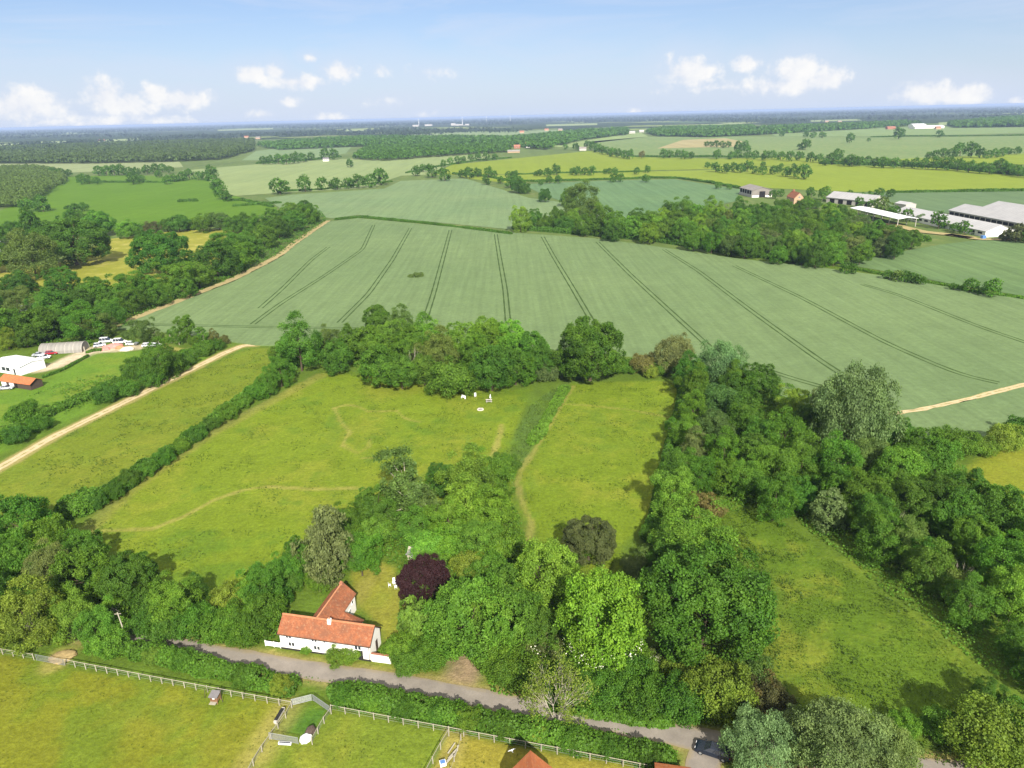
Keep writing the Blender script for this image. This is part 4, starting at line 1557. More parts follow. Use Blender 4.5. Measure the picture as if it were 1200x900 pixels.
    while y < 305:
        x = 720 + (row % 2) * 8
        while x < 1100:
            q = np.array([[x + rg.uniform(-4, 4), y + rg.uniform(-2, 2)]])
            if inside(q, wp)[0]:
                t = rg.choice('mmmdvlmdh' if x > 830 else 'mmdmll')
                tree(q[0, 0], q[0, 1], rg.uniform(18, 24), rg.choice('ooa'), t, None, 'beyond the big crop', 'trees of the dense wood beyond the crop')
            x += 16
        y += 8; row += 1
    plant('around the dense wood', 'trees leading to the dense wood beyond the crop', """
    610 257 21 a l
    626 256 19 o m
    640 262 18 s m
    652 256 23 o d
    672 257 17 a l
    662 264 20 s d
    686 264 22 o m
    706 258 26 a m
    700 268 20 s d
    722 264 28 o m
    718 272 20 o d
    680 237 34 a v | olive tree clump leaning over the corner of the darker crop field
    666 232 18 o m
    694 244 20 o v
    639 229 14 o d
    607 216 18 o d
    915 239 12 s d
    922 242 14 o m
    937 242 13 o d
    945 238 14 o m
    955 240 13 s d
    972 245 14 o m
    984 248 15 o d
    998 254 14 o m
    1012 260 15 o d
    1028 266 15 o m
    1044 272 15 o m
    1058 277 14 s d
    602 206 10 o d
    614 222 14 s d
    """)
    far_mesh()

    def ft(where, group, text):
        for q in text.replace('\n', ' ').split(','):
            p = q.split()
            if not p: continue
            far_tree(float(p[0]), float(p[1]), float(p[2]), p[3] if len(p) > 3 else 'd', where, group)
    ft('edging the cream-green field', 'trees along the edge of the cream-green field', '327 218 19, 357 217 15, 376 216 13, 395 216 12, 407 215 12, 420 214 13, 433 212 15, 446 208 17, 412 216 9, 388 217 8')
    ft('left of the bright field', 'trees in the hedge left of the bright field', '487 201 10, 496 197 9, 506 201 14, 521 205 14, 541 204 9, 550 203 12, 560 203 9, 572 203 10, 579 204 8, 586 211 8, 598 213 14, 597 205 9, 570 212 9')
    ft('near the far copse', 'trees in the faint hedge near the far copse', '520 192 7 m, 528 189 7 m, 537 188 8 d, 543 187 6, 552 185 7 m, 560 184 8, 570 184 8 m, 580 184 7')
    ft('by the small white cottage', 'trees by the small white cottage', '380 181 10, 391 182 10, 308 188 9, 316 188 9, 326 187 10, 335 187 11, 345 186 11, 355 185 10, 364 184 8, 410 192 8')
    ft('across the bright field', 'trees in the hedge across the bright field', '652 200 10, 641 202 10, 632 203 7, 671 201 8, 678 201 9, 685 201 8, 693 201 9, 709 201 6, 714 201 6, 721 201 7, 746 201 7, 759 199 7, 628 204 5, 604 204 6')
    ft('above the darker crop', 'trees in the hedge above the darker crop', '644 211 8, 654 211 8, 719 209 9, 727 209 8, 757 209 9, 634 214 6, 842 218 7 m, 855 219 6')
    ft('in the diagonal tree line', 'trees of the diagonal line below the grey barn', '688 169 8, 694 172 8, 700 174 9, 706 176 9, 712 177 9, 718 179 9, 724 180 9, 731 181 9, 738 182 9, 675 172 8, 663 172 6')
    ft('topping the bright field', 'trees along the hedge at the top of the bright field', '752 182 7 r, 778 181 9, 785 181 8, 794 180 7, 802 182 9, 809 182 8, 840 182 9, 857 182 9, 865 181 9, 875 182 7, 884 182 9, 897 183 10, 905 182 9, 915 183 9, 925 184 10, 937 183 10, 950 185 10, 960 186 9')
    ft('in the isolated tree strip', 'trees of the isolated strip in the soft green field', '828 169 6, 834 169 6, 840 169 7, 847 170 7, 854 170 6, 866 173 11, 876 175 9, 873 170 8')
    ft('clumped inside the bright field', 'trees of the clump inside the bright field', '839 196 11, 829 194 6, 850 198 10, 860 197 9, 868 198 9, 876 195 12, 884 199 9, 894 200 9, 906 200 9, 912 199 8, 921 202 10, 931 202 11, 943 202 16, 894 193 6, 916 194 5, 930 194 5')
    ft('in the thick far hedgerow', 'trees in the thick hedgerow behind the bright field', '976 186 13, 983 181 12, 968 190 8, 990 190 9, 999 188 14, 1008 190 9, 1017 187 8, 1026 191 10, 1036 191 12, 1048 192 10, 1060 192 10, 1072 192 11, 1085 193 11, 1098 193 12, 1110 193 13, 1123 194 12, 1136 196 12, 1149 197 12, 1160 198 12, 1172 194 14, 1181 198 13, 1194 200 13, 1207 202 13')
    ft('above the bright strip', 'trees of the far row above the bright strip', '1088 183 7, 1096 182 9, 1106 180 10, 1116 180 10, 1126 176 13, 1139 177 15, 1149 180 10, 1158 181 9, 1167 180 10, 1175 179 9, 1183 177 8, 1192 177 8')
    ft('alone in far fields', 'lone trees in the far green fields', '944 170 11, 938 172 7, 996 163 9, 1054 157 12, 1102 157 8, 964 158 7, 953 158 7, 944 158 6, 916 157 6, 1018 164 4')
    ft('behind the barn yard', 'trees along the hedge behind the barn yard', '1030 226 11, 1044 226 9, 996 227 8, 966 228 13 m, 1020 227 5, 1012 228 5, 951 226 10, 906 228 9, 915 226 8')
    ft('among the farm sheds', 'trees among the farm sheds', '1008 238 10, 1026 241 16 m, 1036 243 18 v, 1048 249 12, 1062 253 13, 1080 256 9 m, 1101 259 17, 1131 268 14, 1118 267 9, 1192 274 20 n, 1180 277 12 n, 1206 277 16, 988 246 10 m')
    ft('on the dark crop bank', 'bushes beside the dark crop field', '992 315 12, 1000 316 11, 1042 322 12, 1051 324 12 v, 1060 325 12, 1069 326 12, 1078 328 12, 1137 335 16, 1162 340 18, 1118 336 9, 1128 338 7, 1150 341 9')
    ft('behind the rich green field', 'trees behind the rich green field', '95 211 10, 104 211 9, 113 212 8, 155 210 12, 166 210 8, 195 211 10, 204 209 8, 213 207 10, 221 205 11, 232 206 10, 241 207 9, 248 203 14, 250 212 14, 254 219 14, 259 226 15, 266 231 10, 60 202 9, 70 202 9, 80 203 8, 115 200 11, 124 200 11, 133 200 11, 142 200 11, 151 201 10, 160 202 9, 172 199 10, 181 198 9, 190 197 9, 199 199 8, 186 204 8')
    ft('by the left woodland', 'trees at the corner of the left woodland', '30 241 14, 49 240 16, 44 243 9, 88 244 9, 98 243 9')


def hedges():
    hedge([(150, 762), (200, 774), (250, 786), (300, 798), (350, 809)], 3.2, 1.8, 'm', 'leafy hedge between lane and paddock, left of the wire pen', .26, 3, 1)
    hedge([(384, 812), (440, 824), (520, 840), (600, 856), (700, 876), (770, 890), (792, 895)], 3.6, 2.0, 'm', 'leafy hedge between lane and paddock, right of the wire pen', .26, 3, 2)
    hedge([(68, 612), (96, 596), (128, 584)], 7.5, 4.0, 'm', 'tall bulging end of the meadow hedge next to the left lane clump', .34, 5, 3)
    hedge([(122, 588), (150, 566), (185, 543)], 5, 2.6, 'd', 'middle stretch of the hedge between strip meadow and big meadow', .34, 5, 4)
    hedge([(182, 546), (225, 515), (270, 482), (322, 444), (345, 424)], 4.6, 2.2, 'm', 'far stretch of the hedge between strip meadow and big meadow', .36, 5, 5)
    hedge([(-60, 548), (0, 516), (60, 485), (130, 454), (190, 428), (250, 403)], 4.0, 2.2, 'm', 'ragged hedge along the sandy track', .36, 5, 6, vary=.6)
    hedge([(664, 452), (652, 472), (636, 500), (622, 522)], 3.4, .7, 'l', 'low bramble bank between the two meadows', .3, 4, 7, vary=.6)
    hedge([(600, 548), (588, 556)], 3.5, 2.5, 'd', 'short dark bush row at the end of the bramble bank', .3, 3, 8)
    hedge([(760, 640), (775, 580), (785, 530), (800, 470), (800, 445)], 3.0, 2.0, 'd', 'low dark hedge bottom along the right side of the small meadow', .34, 5, 9)
    hedge([(392, 258), (424, 255), (500, 262), (600, 275)], 3.0, 1.6, 'd', 'thin dark hedge along the far edge of the big crop field', .6, 14, 10)
    hedge([(600, 268), (700, 276), (780, 284), (860, 298), (960, 310)], 5, 3.0, 'd', 'shrubby edge of the dense wood beyond the crop', .7, 12, 11)
    hedge([(600, 213), (634, 213), (700, 211), (760, 209), (794, 209)], 4, 2.2, 'd', 'hedge between the bright field and the darker crop', .9, 20, 12)
    hedge([(794, 209), (830, 214), (868, 221)], 4, 2.2, 'd', 'hedge running down from the bright field to the hay barn', .9, 20, 13)
    hedge([(600, 205), (660, 203), (730, 202), (760, 201)], 3.5, 1.8, 'd', 'thin hedge crossing the bright field', 1.0, 20, 14, vary=.7)
    hedge([(530, 204), (570, 207), (600, 213)], 4, 2.5, 'd', 'hedge curving from the bright field to the pale crop', .9, 20, 15)
    hedge([(740, 184), (840, 184), (900, 185)], 5, 3, 'd', 'long hedge at the top of the bright field', 1.2, 30, 16)
    hedge([(960, 192), (1040, 194), (1110, 197), (1200, 206), (1300, 210)], 10, 5, 'd', 'thick lower hedge behind the bright field', 1.4, 30, 17)
    hedge([(1040, 226), (1120, 225), (1200, 224), (1300, 222)], 4, 2, 'd', 'hedge between the bright field and the grey-green crop', 1.0, 25, 18)
    hedge([(1036, 247), (1075, 256), (1110, 265), (1150, 276)], 6, 3, 'd', 'dark hedge along the long low shed', .8, 10, 19)
    hedge([(1020, 284), (1060, 279), (1090, 283)], 8, 4, 'm', 'bushy bank at the end of the dense wood', .8, 10, 20)
    hedge([(1170, 280), (1200, 282), (1240, 284)], 8, 4, 'n', 'brownish hedge beside the white barn gable', .8, 10, 21)
    hedge([(272, 242), (330, 238)], 4, 2, 'd', 'hedge at the corner of the rich green field', .9, 14, 22)
    hedge([(262, 236), (285, 235), (320, 243)], 4, 2.4, 'd', 'dark hedge under the column of trees by the rich green field', .9, 14, 23)
    hedge([(330, 225), (380, 222), (460, 213)], 3, 1.6, 'd', 'low hedge under the round trees of the cream-green field', .9, 20, 24)
    hedge([(300, 192), (340, 190), (400, 184)], 5, 3, 'd', 'hedge in front of the small white cottage', 1.2, 30, 25)
    hedge([(476, 203), (510, 196), (560, 188), (600, 185)], 4, 2, 'd', 'hedge climbing beside the bright field towards the village', 1.2, 30, 26)
    hedge([(90, 214), (125, 214), (190, 214), (215, 212)], 4, 2.5, 'd', 'hedge across the rich green field', 1.0, 25, 27)
    hedge([(75, 245), (90, 244), (105, 243)], 5, 3, 'd', 'short hedge in the near part of the rich green field', .9, 15, 28)
    hedge([(208, 237), (220, 236), (232, 236)], 5, 2.5, 'd', 'short hedge near the right end of the rich green field', .9, 15, 29)
    hedge([(1020, 161), (1060, 160), (1120, 160), (1200, 159), (1300, 158)], 5, 3, 'd', 'dark hedge below the white factory roof', 1.6, 50, 30)
    hedge([(478, 325), (486, 325), (496, 324)], 8, 2.2, 'v', 'small scrubby mound in the middle of the crop', .5, 4, 31)
    hedge([(985, 312), (1040, 323), (1100, 334), (1150, 344), (1200, 350)], 3, .9, 'm', 'grassy bank between the two crop fields', .6, 9, 32)
    hedge([(100, 414), (112, 411), (120, 411)], 1.5, .8, 'm', 'low bushes on the yard edge by the paddock', .4, 3, 33)
    hedge([(50, 443), (75, 433), (104, 417)], 1.2, .7, 'd', 'clipped low hedge along the yard drive', .4, 4, 34)
    hedge([(640, 826), (712, 840), (790, 850)], 2.2, 1.0, 'm', 'rough verge bank along the lane under the bushes', .3, 4, 35)


def covers():
    cover('undergrowth', 'rough undergrowth of nettles and brambles filling the garden', [[(400, 640), (440, 610), (470, 585), (560, 595), (605, 590), (620, 640), (660, 680), (740, 690), (760, 760), (800, 790), (820, 850), (720, 846), (640, 828), (575, 812), (560, 770), (520, 770), (478, 750), (480, 700), (462, 662), (420, 665)],
        [(150, 748), (175, 700), (230, 712), (335, 700), (338, 755), (250, 758)], [(-60, 690), (100, 700), (160, 720), (150, 742), (60, 728), (-60, 696)]], .34, 9, .3, 1.7, 'm', 1)
    cover('undergrowth', 'tangled undergrowth under the long wood right of the meadow', [[(800, 440), (900, 440), (1050, 505), (1110, 530), (1130, 560), (1180, 620), (1230, 680), (1230, 830), (1160, 790), (1090, 735), (1020, 680), (960, 632), (900, 590), (860, 600), (790, 640), (770, 620), (790, 540)]], .27, 9, .3, 1.6, 'm', 2, .8)
    cover('undergrowth', 'bright weedy growth round the edges of the clearing', [[(790, 640), (870, 610), (900, 660), (910, 760), (930, 815), (1010, 850), (1080, 870), (1160, 830), (1240, 860), (1240, 940), (1080, 890), (900, 868), (840, 850), (800, 790), (760, 720)]], .2, 11, .1, .9, (.066, .120, .010), 22, 1.0)
    cover('grass', 'coarse weeds and saplings scattered over the clearing', [M5], .26, 5, .1, .9, (.052, .098, .009), 23, 1.0, clump=3.0, thresh=.75, cat='grass')
    cover('grass', 'tall tussocky grass and weeds of the clearing', [M5], .16, 9, .03, .35, (.085, .142, .013), 3, .9, clump=4.0, thresh=.35, cat='grass')
    cover('grass', 'long rough grass on the bank between the meadows', [WEDGE], .22, 7, .1, .5, (.085, .135, .02), 4, .9, clump=2.0, cat='grass')
    cover('grass', 'rough grass tufts on the verge beside the cottage lane', [[(150, 752), (330, 785), (480, 808), (640, 840), (800, 876), (796, 889), (640, 858), (480, 826), (380, 806), (345, 800), (150, 765)]], .2, 6, .05, .4, 'm', 5, .9, clump=1.5, cat='grass')
    cover('grass', 'weedy grass along the foot of the meadow tree belt', [[(330, 428), (360, 420), (430, 430), (470, 445), (560, 452), (650, 440), (650, 410), (500, 395), (350, 400)]], .4, 3, .2, 1.5, 'd', 6)
    cover('undergrowth', 'scrub and saplings beside the sandy track', [[(-40, 520), (40, 460), (100, 440), (150, 440), (170, 420), (250, 404), (180, 440), (60, 494), (-40, 545)]], .36, 3, .1, 1.6, 'm', 7, thresh=.5)
    cover('undergrowth', 'shady scrub under the parkland wood', [[(-40, 335), (60, 338), (160, 334), (250, 312), (300, 284), (375, 246), (385, 258), (330, 298), (275, 326), (200, 356), (130, 384), (120, 404), (-40, 410)], [(-40, 262), (100, 266), (280, 258), (290, 264), (100, 274), (-40, 282)]], .6, 1.2, .3, 2.2, 'd', 8)
    cover('undergrowth', 'shady scrub under the dense wood beyond the crop', [[(690, 272), (740, 262), (850, 247), (980, 254), (1090, 282), (1000, 300), (960, 308), (860, 297)]], 1.0, .5, .5, 2.5, 'd', 9)
    cover('grass', 'weedy tufts in the paddocks', [P1, P2, P3], .13, 3.0, .02, .12, (.09, .125, .013), 10, .9, clump=2.5, thresh=.75, cat='grass')
    cover('grass', 'darker tufts of coarse grass scattered over both meadows', [M1, M2], .20, 3.0, .02, .18, (.075, .125, .012), 11, .9, clump=4.0, thresh=.7, cat='grass')
    cover('grass', 'coarse tufts in the strip meadow beside the sandy track', [M3], .24, 2.2, .02, .3, (.08, .13, .013), 12, .9, clump=4.0, thresh=.6, cat='grass')


def woods():
    wood('woodland', 'near corner of old woodland left of the rich green field', [(-120, 196), (0, 200), (40, 199), (70, 204), (77, 212), (62, 222), (44, 234), (22, 243), (-120, 250)], 10, 160, 1.3, 'v', 1)
    wood('woodland', 'broad band of woodland behind the pale strip field', [(-150, 178), (0, 176), (60, 173), (180, 169), (297, 166), (298, 176), (262, 187), (200, 190), (100, 192), (-150, 192)], 14, 55, 3.2, (.080, .130, .028), 2)
    wood('woodland', 'copse left of the far village', [(415, 187), (430, 176), (480, 174), (545, 175), (590, 171), (600, 178), (545, 182), (500, 185), (450, 189)], 13, 60, 2.6, 'd', 3)
    wood('woodland', 'dark wooded village edge below the skyline factory', [(300, 172), (360, 166), (430, 163), (520, 163), (600, 164), (640, 160), (690, 162), (640, 176), (600, 172), (420, 172), (330, 176)], 14, 26, 5, 'd', 4, .95, share=.62)
    wood('woodland', 'woods on both sides of the white far farmhouse', [(635, 161), (690, 155), (735, 153), (735, 158), (690, 163), (640, 166)], 15, 22, 6, 'd', 5)
    wood('woodland', 'long dark wood above the soft green field', [(758, 156), (780, 152), (880, 150), (893, 158), (830, 161), (770, 160)], 15, 22, 6, 'd', 6)
    wood('woodland', 'dark wood on the skyline at the right', [(1110, 147), (1160, 141), (1240, 136), (1350, 132), (1350, 146), (1200, 149), (1120, 150)], 15, 18, 7, 'd', 7)
    wood('woodland', 'wooded farmsteads below the right skyline', [(890, 152), (960, 149), (1060, 145), (1080, 147), (1000, 152), (930, 156), (890, 158)], 15, 16, 7, 'd', 8, .95, share=.7)
    # far countryside: blocks of wood out to the skyline, as dense in the picture as the photo's
    rng = np.random.default_rng(77)
    n = 15000
    inv = rng.uniform(1 / 26000., 1 / 2500., n)
    r = 1 / inv
    az = rng.uniform(-.80, .80, n)
    p = np.column_stack([np.sin(az) * r, np.cos(az) * r])
    # keep the mapped fields clear
    keep = np.ones(n, bool)
    lim = {-.8: 2600, -.2: 2700, 0.0: 3800, .1: 4600, .3: 5000, .8: 6000}
    ks = sorted(lim)
    keep = r > np.interp(az, ks, [lim[k] for k in ks])
    keep &= fbm(p[:, 0] / 900, p[:, 1] / 1500, 5, 3) > np.where(r < 9000, .53, .36)
    px, py = project(p[:, 0], p[:, 1])
    for q in FAR_STRIPS:
        x0 = min(a[0] for a in q); x1 = max(a[0] for a in q); y0 = min(a[1] for a in q); y1 = max(a[1] for a in q)
        keep &= ~((px > x0 - 3) & (px < x1 + 3) & (py > y0) & (py < y1 + 2.2))
    p = p[keep]; r = r[keep]; n = len(p)
    k = 7
    L = np.clip(r / 45, 60, 420)
    pi = np.repeat(np.arange(n), k)
    C = np.column_stack([p[pi, 0] + rng.normal(0, .5, n * k) * L[pi], p[pi, 1] + rng.normal(0, .35, n * k) * L[pi], rng.uniform(4, 13, n * k)])
    N = unit(rng, n * k); N[:, 2] = np.abs(N[:, 2]); N[:, 1] -= .5
    N /= np.linalg.norm(N, axis=1)[:, None]
    s = np.clip(r / 400, 11, 26)[pi]
    v, f = leaf_quads(C, N, s, rng, .3, 1.25)
    v[:, 2] = np.clip(v[:, 2], 0.2, 24)
    o = link('distant_woodland', np_mesh('distant_woodland', v, f, [LEAF])); o.color = (.030, .055, .022, 1)
    tag(o, 'blue-green distant woods covering the country up to the skyline', 'woodland', None, 'stuff')
    # low wooded rise on the skyline at the right
# ------------------------------------------------------------------ buildings and things
def gable(name, label, cat, p0, p1, width, eave, ridge, wall_m, roof_m, over=.3, thick=.12, group=None, hip=0.0, side=1, wall=True):
    """rectangular building whose front wall runs p0 -> p1 (plan); depth goes to the left of that direction. Local x along the front, y back."""
    dx, dy = p1[0] - p0[0], p1[1] - p0[1]
    L = math.hypot(dx, dy)
    root = tag(empty(name, (p0[0], p0[1], 0), math.atan2(dy, dx)), label, cat, group)
    W = width
    if wall:
        MB().prism([(0, -.3), (W, -.3), (W, eave), (W / 2, ridge), (0, eave)], 'x', 0, L).build('wall', wall_m, root)
    m = MB()
    s = (ridge - eave) / (W / 2)
    o = over
    if hip:
        h = hip
        za, zb = eave - s * o + .03, ridge + .05
        c = [(-o, -o, za), (L + o, -o, za), (L + o, W + o, za), (-o, W + o, za)]
        r = [(h, W / 2, zb), (L - h, W / 2, zb)]
        v = c + r; v2 = [(x, y, z + thick) for x, y, z in v]
        m.add(v + v2, [(6, 7, 11, 10), (7, 8, 11), (8, 9, 10, 11), (9, 6, 10), (0, 1, 2, 3), (0, 6, 7, 1)[:4], (1, 2, 8, 7), (2, 3, 9, 8), (3, 0, 6, 9)])
    else:
        for y0, y1 in ((-o, W / 2), (W + o, W / 2)):
            z0 = eave - s * o + .04; z1 = ridge + .04
            m.add([(-o, y0, z0), (L + o, y0, z0), (L + o, y1, z1), (-o, y1, z1), (-o, y0, z0 + thick), (L + o, y0, z0 + thick), (L + o, y1, z1 + thick), (-o, y1, z1 + thick)],
                  [(0, 1, 2, 3), (4, 7, 6, 5), (0, 4, 5, 1), (3, 2, 6, 7), (0, 3, 7, 4), (1, 5, 6, 2)])
    m.build('roof', roof_m, root)
    root['L'] = L
    return root, L


def window(root, x, z, w, h, y=0.0, frame=None, bars=1, axis='y', out=-1):
    """framed casement set on a wall; axis = the wall's normal direction"""
    f = MB(); t = .07; d = .05
    def bx(m, a0, a1, z0, z1, e0, e1):
        if axis == 'y': m.box(a0, a1, min(y + out * e0, y + out * e1), max(y + out * e0, y + out * e1), z0, z1)
        else: m.box(min(y + out * e0, y + out * e1), max(y + out * e0, y + out * e1), a0, a1, z0, z1)
    x0, x1, z0, z1 = x - w / 2, x + w / 2, z - h / 2, z + h / 2
    bx(f, x0, x1, z1 - t, z1, 0, d); bx(f, x0 - .05, x1 + .05, z0 - .02, z0 + t, 0, d + .04)
    bx(f, x0, x0 + t, z0 + t, z1 - t, 0, d); bx(f, x1 - t, x1, z0 + t, z1 - t, 0, d)
    for k in range(bars):
        xc = x0 + (x1 - x0) * (k + 1) / (bars + 1)
        bx(f, xc - t * .8, xc + t * .8, z0 + t, z1 - t, 0, d)
    o = f.build('window', frame or WHITE_PAINT, root)
    g = MB(); bx(g, x0 + t, x1 - t, z0 + t, z1 - t, 0, .02)
    g.build('pane', GLASS, o)
    return o


def panel(root, name, mat, x0, x1, z0, z1, y=0.0, axis='y', out=-1, d=.04, label=None):
    m = MB()
    a, b = sorted((y, y + out * d))
    if axis == 'y': m.box(x0, x1, a, b, z0, z1)
    else: m.box(a, b, x0, x1, z0, z1)
    o = m.build(name, mat, root)
    if label: o['label'] = label
    return o


def cottage():
    A = G(330, 759.3); B = G(434.7, 774.7)
    root, L = gable('cottage', 'long white cottage with red clay tiled roofs beside the lane', 'house', A, B, 4.2, 3.05, 4.95, WHITE, TILE, .22, .14)
    # rear wing
    MB().prism([(3.8, -.3), (8.0, -.3), (8.0, 3.2), (5.9, 5.1), (3.8, 3.2)], 'y', 4.2, 11.3).build('rear_wing', WHITE, root)
    m = MB(); s = 1.9 / 2.1
    for xa, xb in ((3.6, 5.9), (8.2, 5.9)):
        za = 3.2 - s * .2 + .04; zb = 5.14
        y0, y1 = 2.0, 11.55
        m.add([(xa, y0, za), (xa, y1, za), (xb, y1, zb), (xb, y0, zb), (xa, y0, za + .14), (xa, y1, za + .14), (xb, y1, zb + .14), (xb, y0, zb + .14)],
              [(0, 1, 2, 3), (4, 7, 6, 5), (0, 4, 5, 1), (3, 2, 6, 7), (0, 3, 7, 4), (1, 5, 6, 2)])
    m.build('rear_roof', TILE, root)
    # outshut in the angle, hipped
    MB().box(8.0, 11.6, 4.2, 6.3, -.3, 2.2).build('outshut', WHITE, root)
    m = MB()
    m.add([(8.0, 4.0, 3.35), (12.0, 4.0, 3.1), (11.8, 6.5, 2.2), (8.0, 6.7, 3.3), (8.0, 6.8, 2.2)], [(0, 1, 3), (1, 2, 3), (2, 4, 3)])
    m.add([(8.0, 4.0, 3.23), (12.0, 4.0, 2.98), (11.8, 6.5, 2.08), (8.0, 6.8, 2.08)], [(0, 3, 2, 1)])
    m.build('outshut_roof', TILE, root)
    # ridge tiles, verges, plinth, pipe
    m = MB(); m.box(-.25, L + .25, 1.97, 2.23, 5.03, 5.2); rd = m.build('ridge_tiles', TERRACOTTA, root)
    m = MB(); m.box(5.78, 6.02, 2.1, 11.57, 5.2, 5.36); m.build('ridge_tiles', TERRACOTTA, root)
    m = MB()
    for x in (-.26, L + .2):
        m.bar((x + .03, -.26, 2.82), (x + .03, 2.1, 4.95), .06, .16); m.bar((x + .03, 4.46, 2.82), (x + .03, 2.1, 4.95), .06, .16)
    m.build('bargeboard', BLACK, root)
    m = MB(); m.box(-.03, L + .03, -.05, -.002, -.1, .22); m.build('plinth', BLACK, root)
    m = MB(); m.tube([(-.2, -.28, 2.84), (L + .2, -.28, 2.84)], .05, 6); m.build('gutter', BLACK, root)
    m = MB(); m.tube([(L - .12, -.1, 0), (L - .12, -.1, 2.82)], .045, 6); m.build('drainpipe', BLACK, root)
    m = MB(); m.box(7.9, 8.45, 1.55, 2.1, 4.4, 5.55); ch = m.build('chimney', WHITE, root)
    m = MB(); m.tube([(8.17, 1.82, 5.55), (8.17, 1.82, 5.85)], [.13, .10], 8); m.build('chimney_pot', TERRACOTTA, ch)
    m = MB(); m.box(5.6, 6.2, 10.8, 11.25, 4.7, 5.6); ch = m.build('chimney', BRICK, root)
    m = MB(); m.tube([(5.9, 11.02, 5.6), (5.9, 11.02, 5.85)], [.12, .10], 8); m.build('chimney_pot', TERRACOTTA, ch)
    for x, z, w, h in ((1.6, 2.5, 1.05, .6), (6.1, 2.5, 1.0, .6), (13.55, 2.35, 1.15, .95), (1.95, 1.1, 1.15, .85), (6.4, 1.1, 1.15, .85)):
        window(root, x, z, w, h, 0, None, 1)
    window(root, 7.85, 2.5, .42, .42, 0, None, 0)
    d = panel(root, 'door', BLACK, 13.35, 14.3, 0.0, 1.85)
    panel(d, 'handle', GALV, 14.15, 14.22, .9, 1.0, -.04)
    panel(root, 'door', DARK_TIMBER, 2.2, 2.95, 0, 2.0, L, 'x', 1)
    window(root, 10.2, 2.4, .7, .7, 8.0, None, 0, 'x', 1)
    window(root, 9.0, 1.3, .9, 1.0, 8.0, None, 1, 'x', 1)
    # garden walls
    yaw = root.rotation_euler.z
    def W(x, y): return (A[0] + x * math.cos(yaw) - y * math.sin(yaw), A[1] + x * math.sin(yaw) + y * math.cos(yaw))
    p = W(L + .12, .05); t = tag(empty('garden_wall', (*p, 0), yaw), 'white rendered garden wall with red brick top right of the cottage', 'wall')
    MB().box(0, 3.2, 0, .28, -.3, 1.35).build('wall_body', WHITE, t); MB().box(-.0, 3.25, -.04, .32, 1.352, 1.46).build('coping', BRICK, t)
    p = W(-2.85, .0); t = tag(empty('garden_gate', (*p, 0), yaw), 'low white boarded gate and fence left of the cottage', 'gate')
    MB().box(0, 2.65, 0, .07, .08, .95).build('boards', WHITE_PAINT, t)
    for x in (-.06, 1.5, 2.66): MB().box(x, x + .1, -.03, .11, -.3, 1.05).build('post', WHITE_PAINT, t)
    MB().box(0.04, 1.5, -.03, -.002, .75, .83).build('rail', WHITE_PAINT, t)
    # things on the lawn
    x, y = G(463, 686)
    table = tag(empty('garden_table', (x, y, 0)), 'white round garden table on the lawn beside the copper tree', 'table')
    m = MB(); m.tube([(0, 0, .7), (0, 0, .74)], .5, 16); m.build('table_top', PLASTIC, table)
    for k in range(4):
        a = k * 1.57 + .4; MB().tube([(.35 * math.cos(a), .35 * math.sin(a), 0), (.25 * math.cos(a), .25 * math.sin(a), .7)], .025, 5).build('leg', PLASTIC, table)
    for k, (a, lb) in enumerate(((.3, 'white garden chair right of the round lawn table'), (1.9, 'white garden chair behind the round lawn table'), (3.5, 'white garden chair left of the round lawn table'), (5.0, 'white garden chair in front of the round lawn table'))):
        garden_chair(x + 1.0 * math.cos(a), y + 1.0 * math.sin(a), a + math.pi / 2, lb)
    x, y = G(484, 655)
    s, L2 = gable('summerhouse', 'small grey-roofed summerhouse behind the copper tree', 'shed', (x - 1.1, y), (x + 1.1, y - .6), 2.0, 1.3, 2.3, TIMBER, SLATE, .25, .06, hip=.8)
    window(s, 1.1, .8, .8, .6)
    for px, py, r in ((593, 551, .4), (597, 556, .35), (590, 548, .3)):
        boulder(*G(px, py), r, 'pale stone lying under the green bush at the top of the garden', 'pale stones')
    return W


def boulder(x, y, r, label, group):
    import bmesh
    bm = bmesh.new(); bmesh.ops.create_icosphere(bm, subdivisions=2, radius=r)
    for v in bm.verts:
        v.co *= random.uniform(.85, 1.12); v.co.z *= .7
    me = bpy.data.meshes.new('stone'); bm.to_mesh(me); bm.free(); me.materials.append(STONE)
    tag(link('stone', me, None, (x, y, r * .4), random.uniform(0, 6)), label, 'stone', group)


def garden_chair(x, y, rz, label):
    r = tag(empty('garden_chair', (x, y, 0), rz), label, 'chair', 'white garden chairs')
    MB().box(-.22, .22, -.22, .22, .42, .46).build('seat', PLASTIC, r)
    MB().box(-.22, .22, -.22, -.18, .462, .88).build('backrest', PLASTIC, r)
    for sx in (-.19, .19):
        for sy in (-.19, .19): MB().box(sx - .02, sx + .02, sy - .02, sy + .02, 0, .418).build('leg', PLASTIC, r)


def fence(px, step, label, hp=1.15, wires=(.35, .75), rail=True, mat=None, name='fence', jitter=.05):
    P, L = resample(GP(px), step)
    c = P[0]
    r = tag(empty(name, (c[0], c[1], 0)), label, 'fence')
    rg = random.Random(int(px[0][0] + 3))
    for p in P:
        x, y = p - c
        h = hp * rg.uniform(.93, 1.07); w = .055
        dx = rg.uniform(-jitter, jitter) * .5; dy = rg.uniform(-jitter, jitter) * .5
        MB().bar((x, y, -.3), (x + dx, y + dy, h), .11, .11).build('post', mat or TIMBER, r)
    if rail:
        m = MB()
        for a, b in zip(P[:-1], P[1:]): m.bar((*(a - c), hp * .93), (*(b - c), hp * .93), .05, .09)
        m.build('rail', mat or TIMBER, r)
    for z in wires:
        m = MB(); m.tube([(*(p - c), z) for p in P], .016, 3); m.build('wire', GALV, r)
    return r


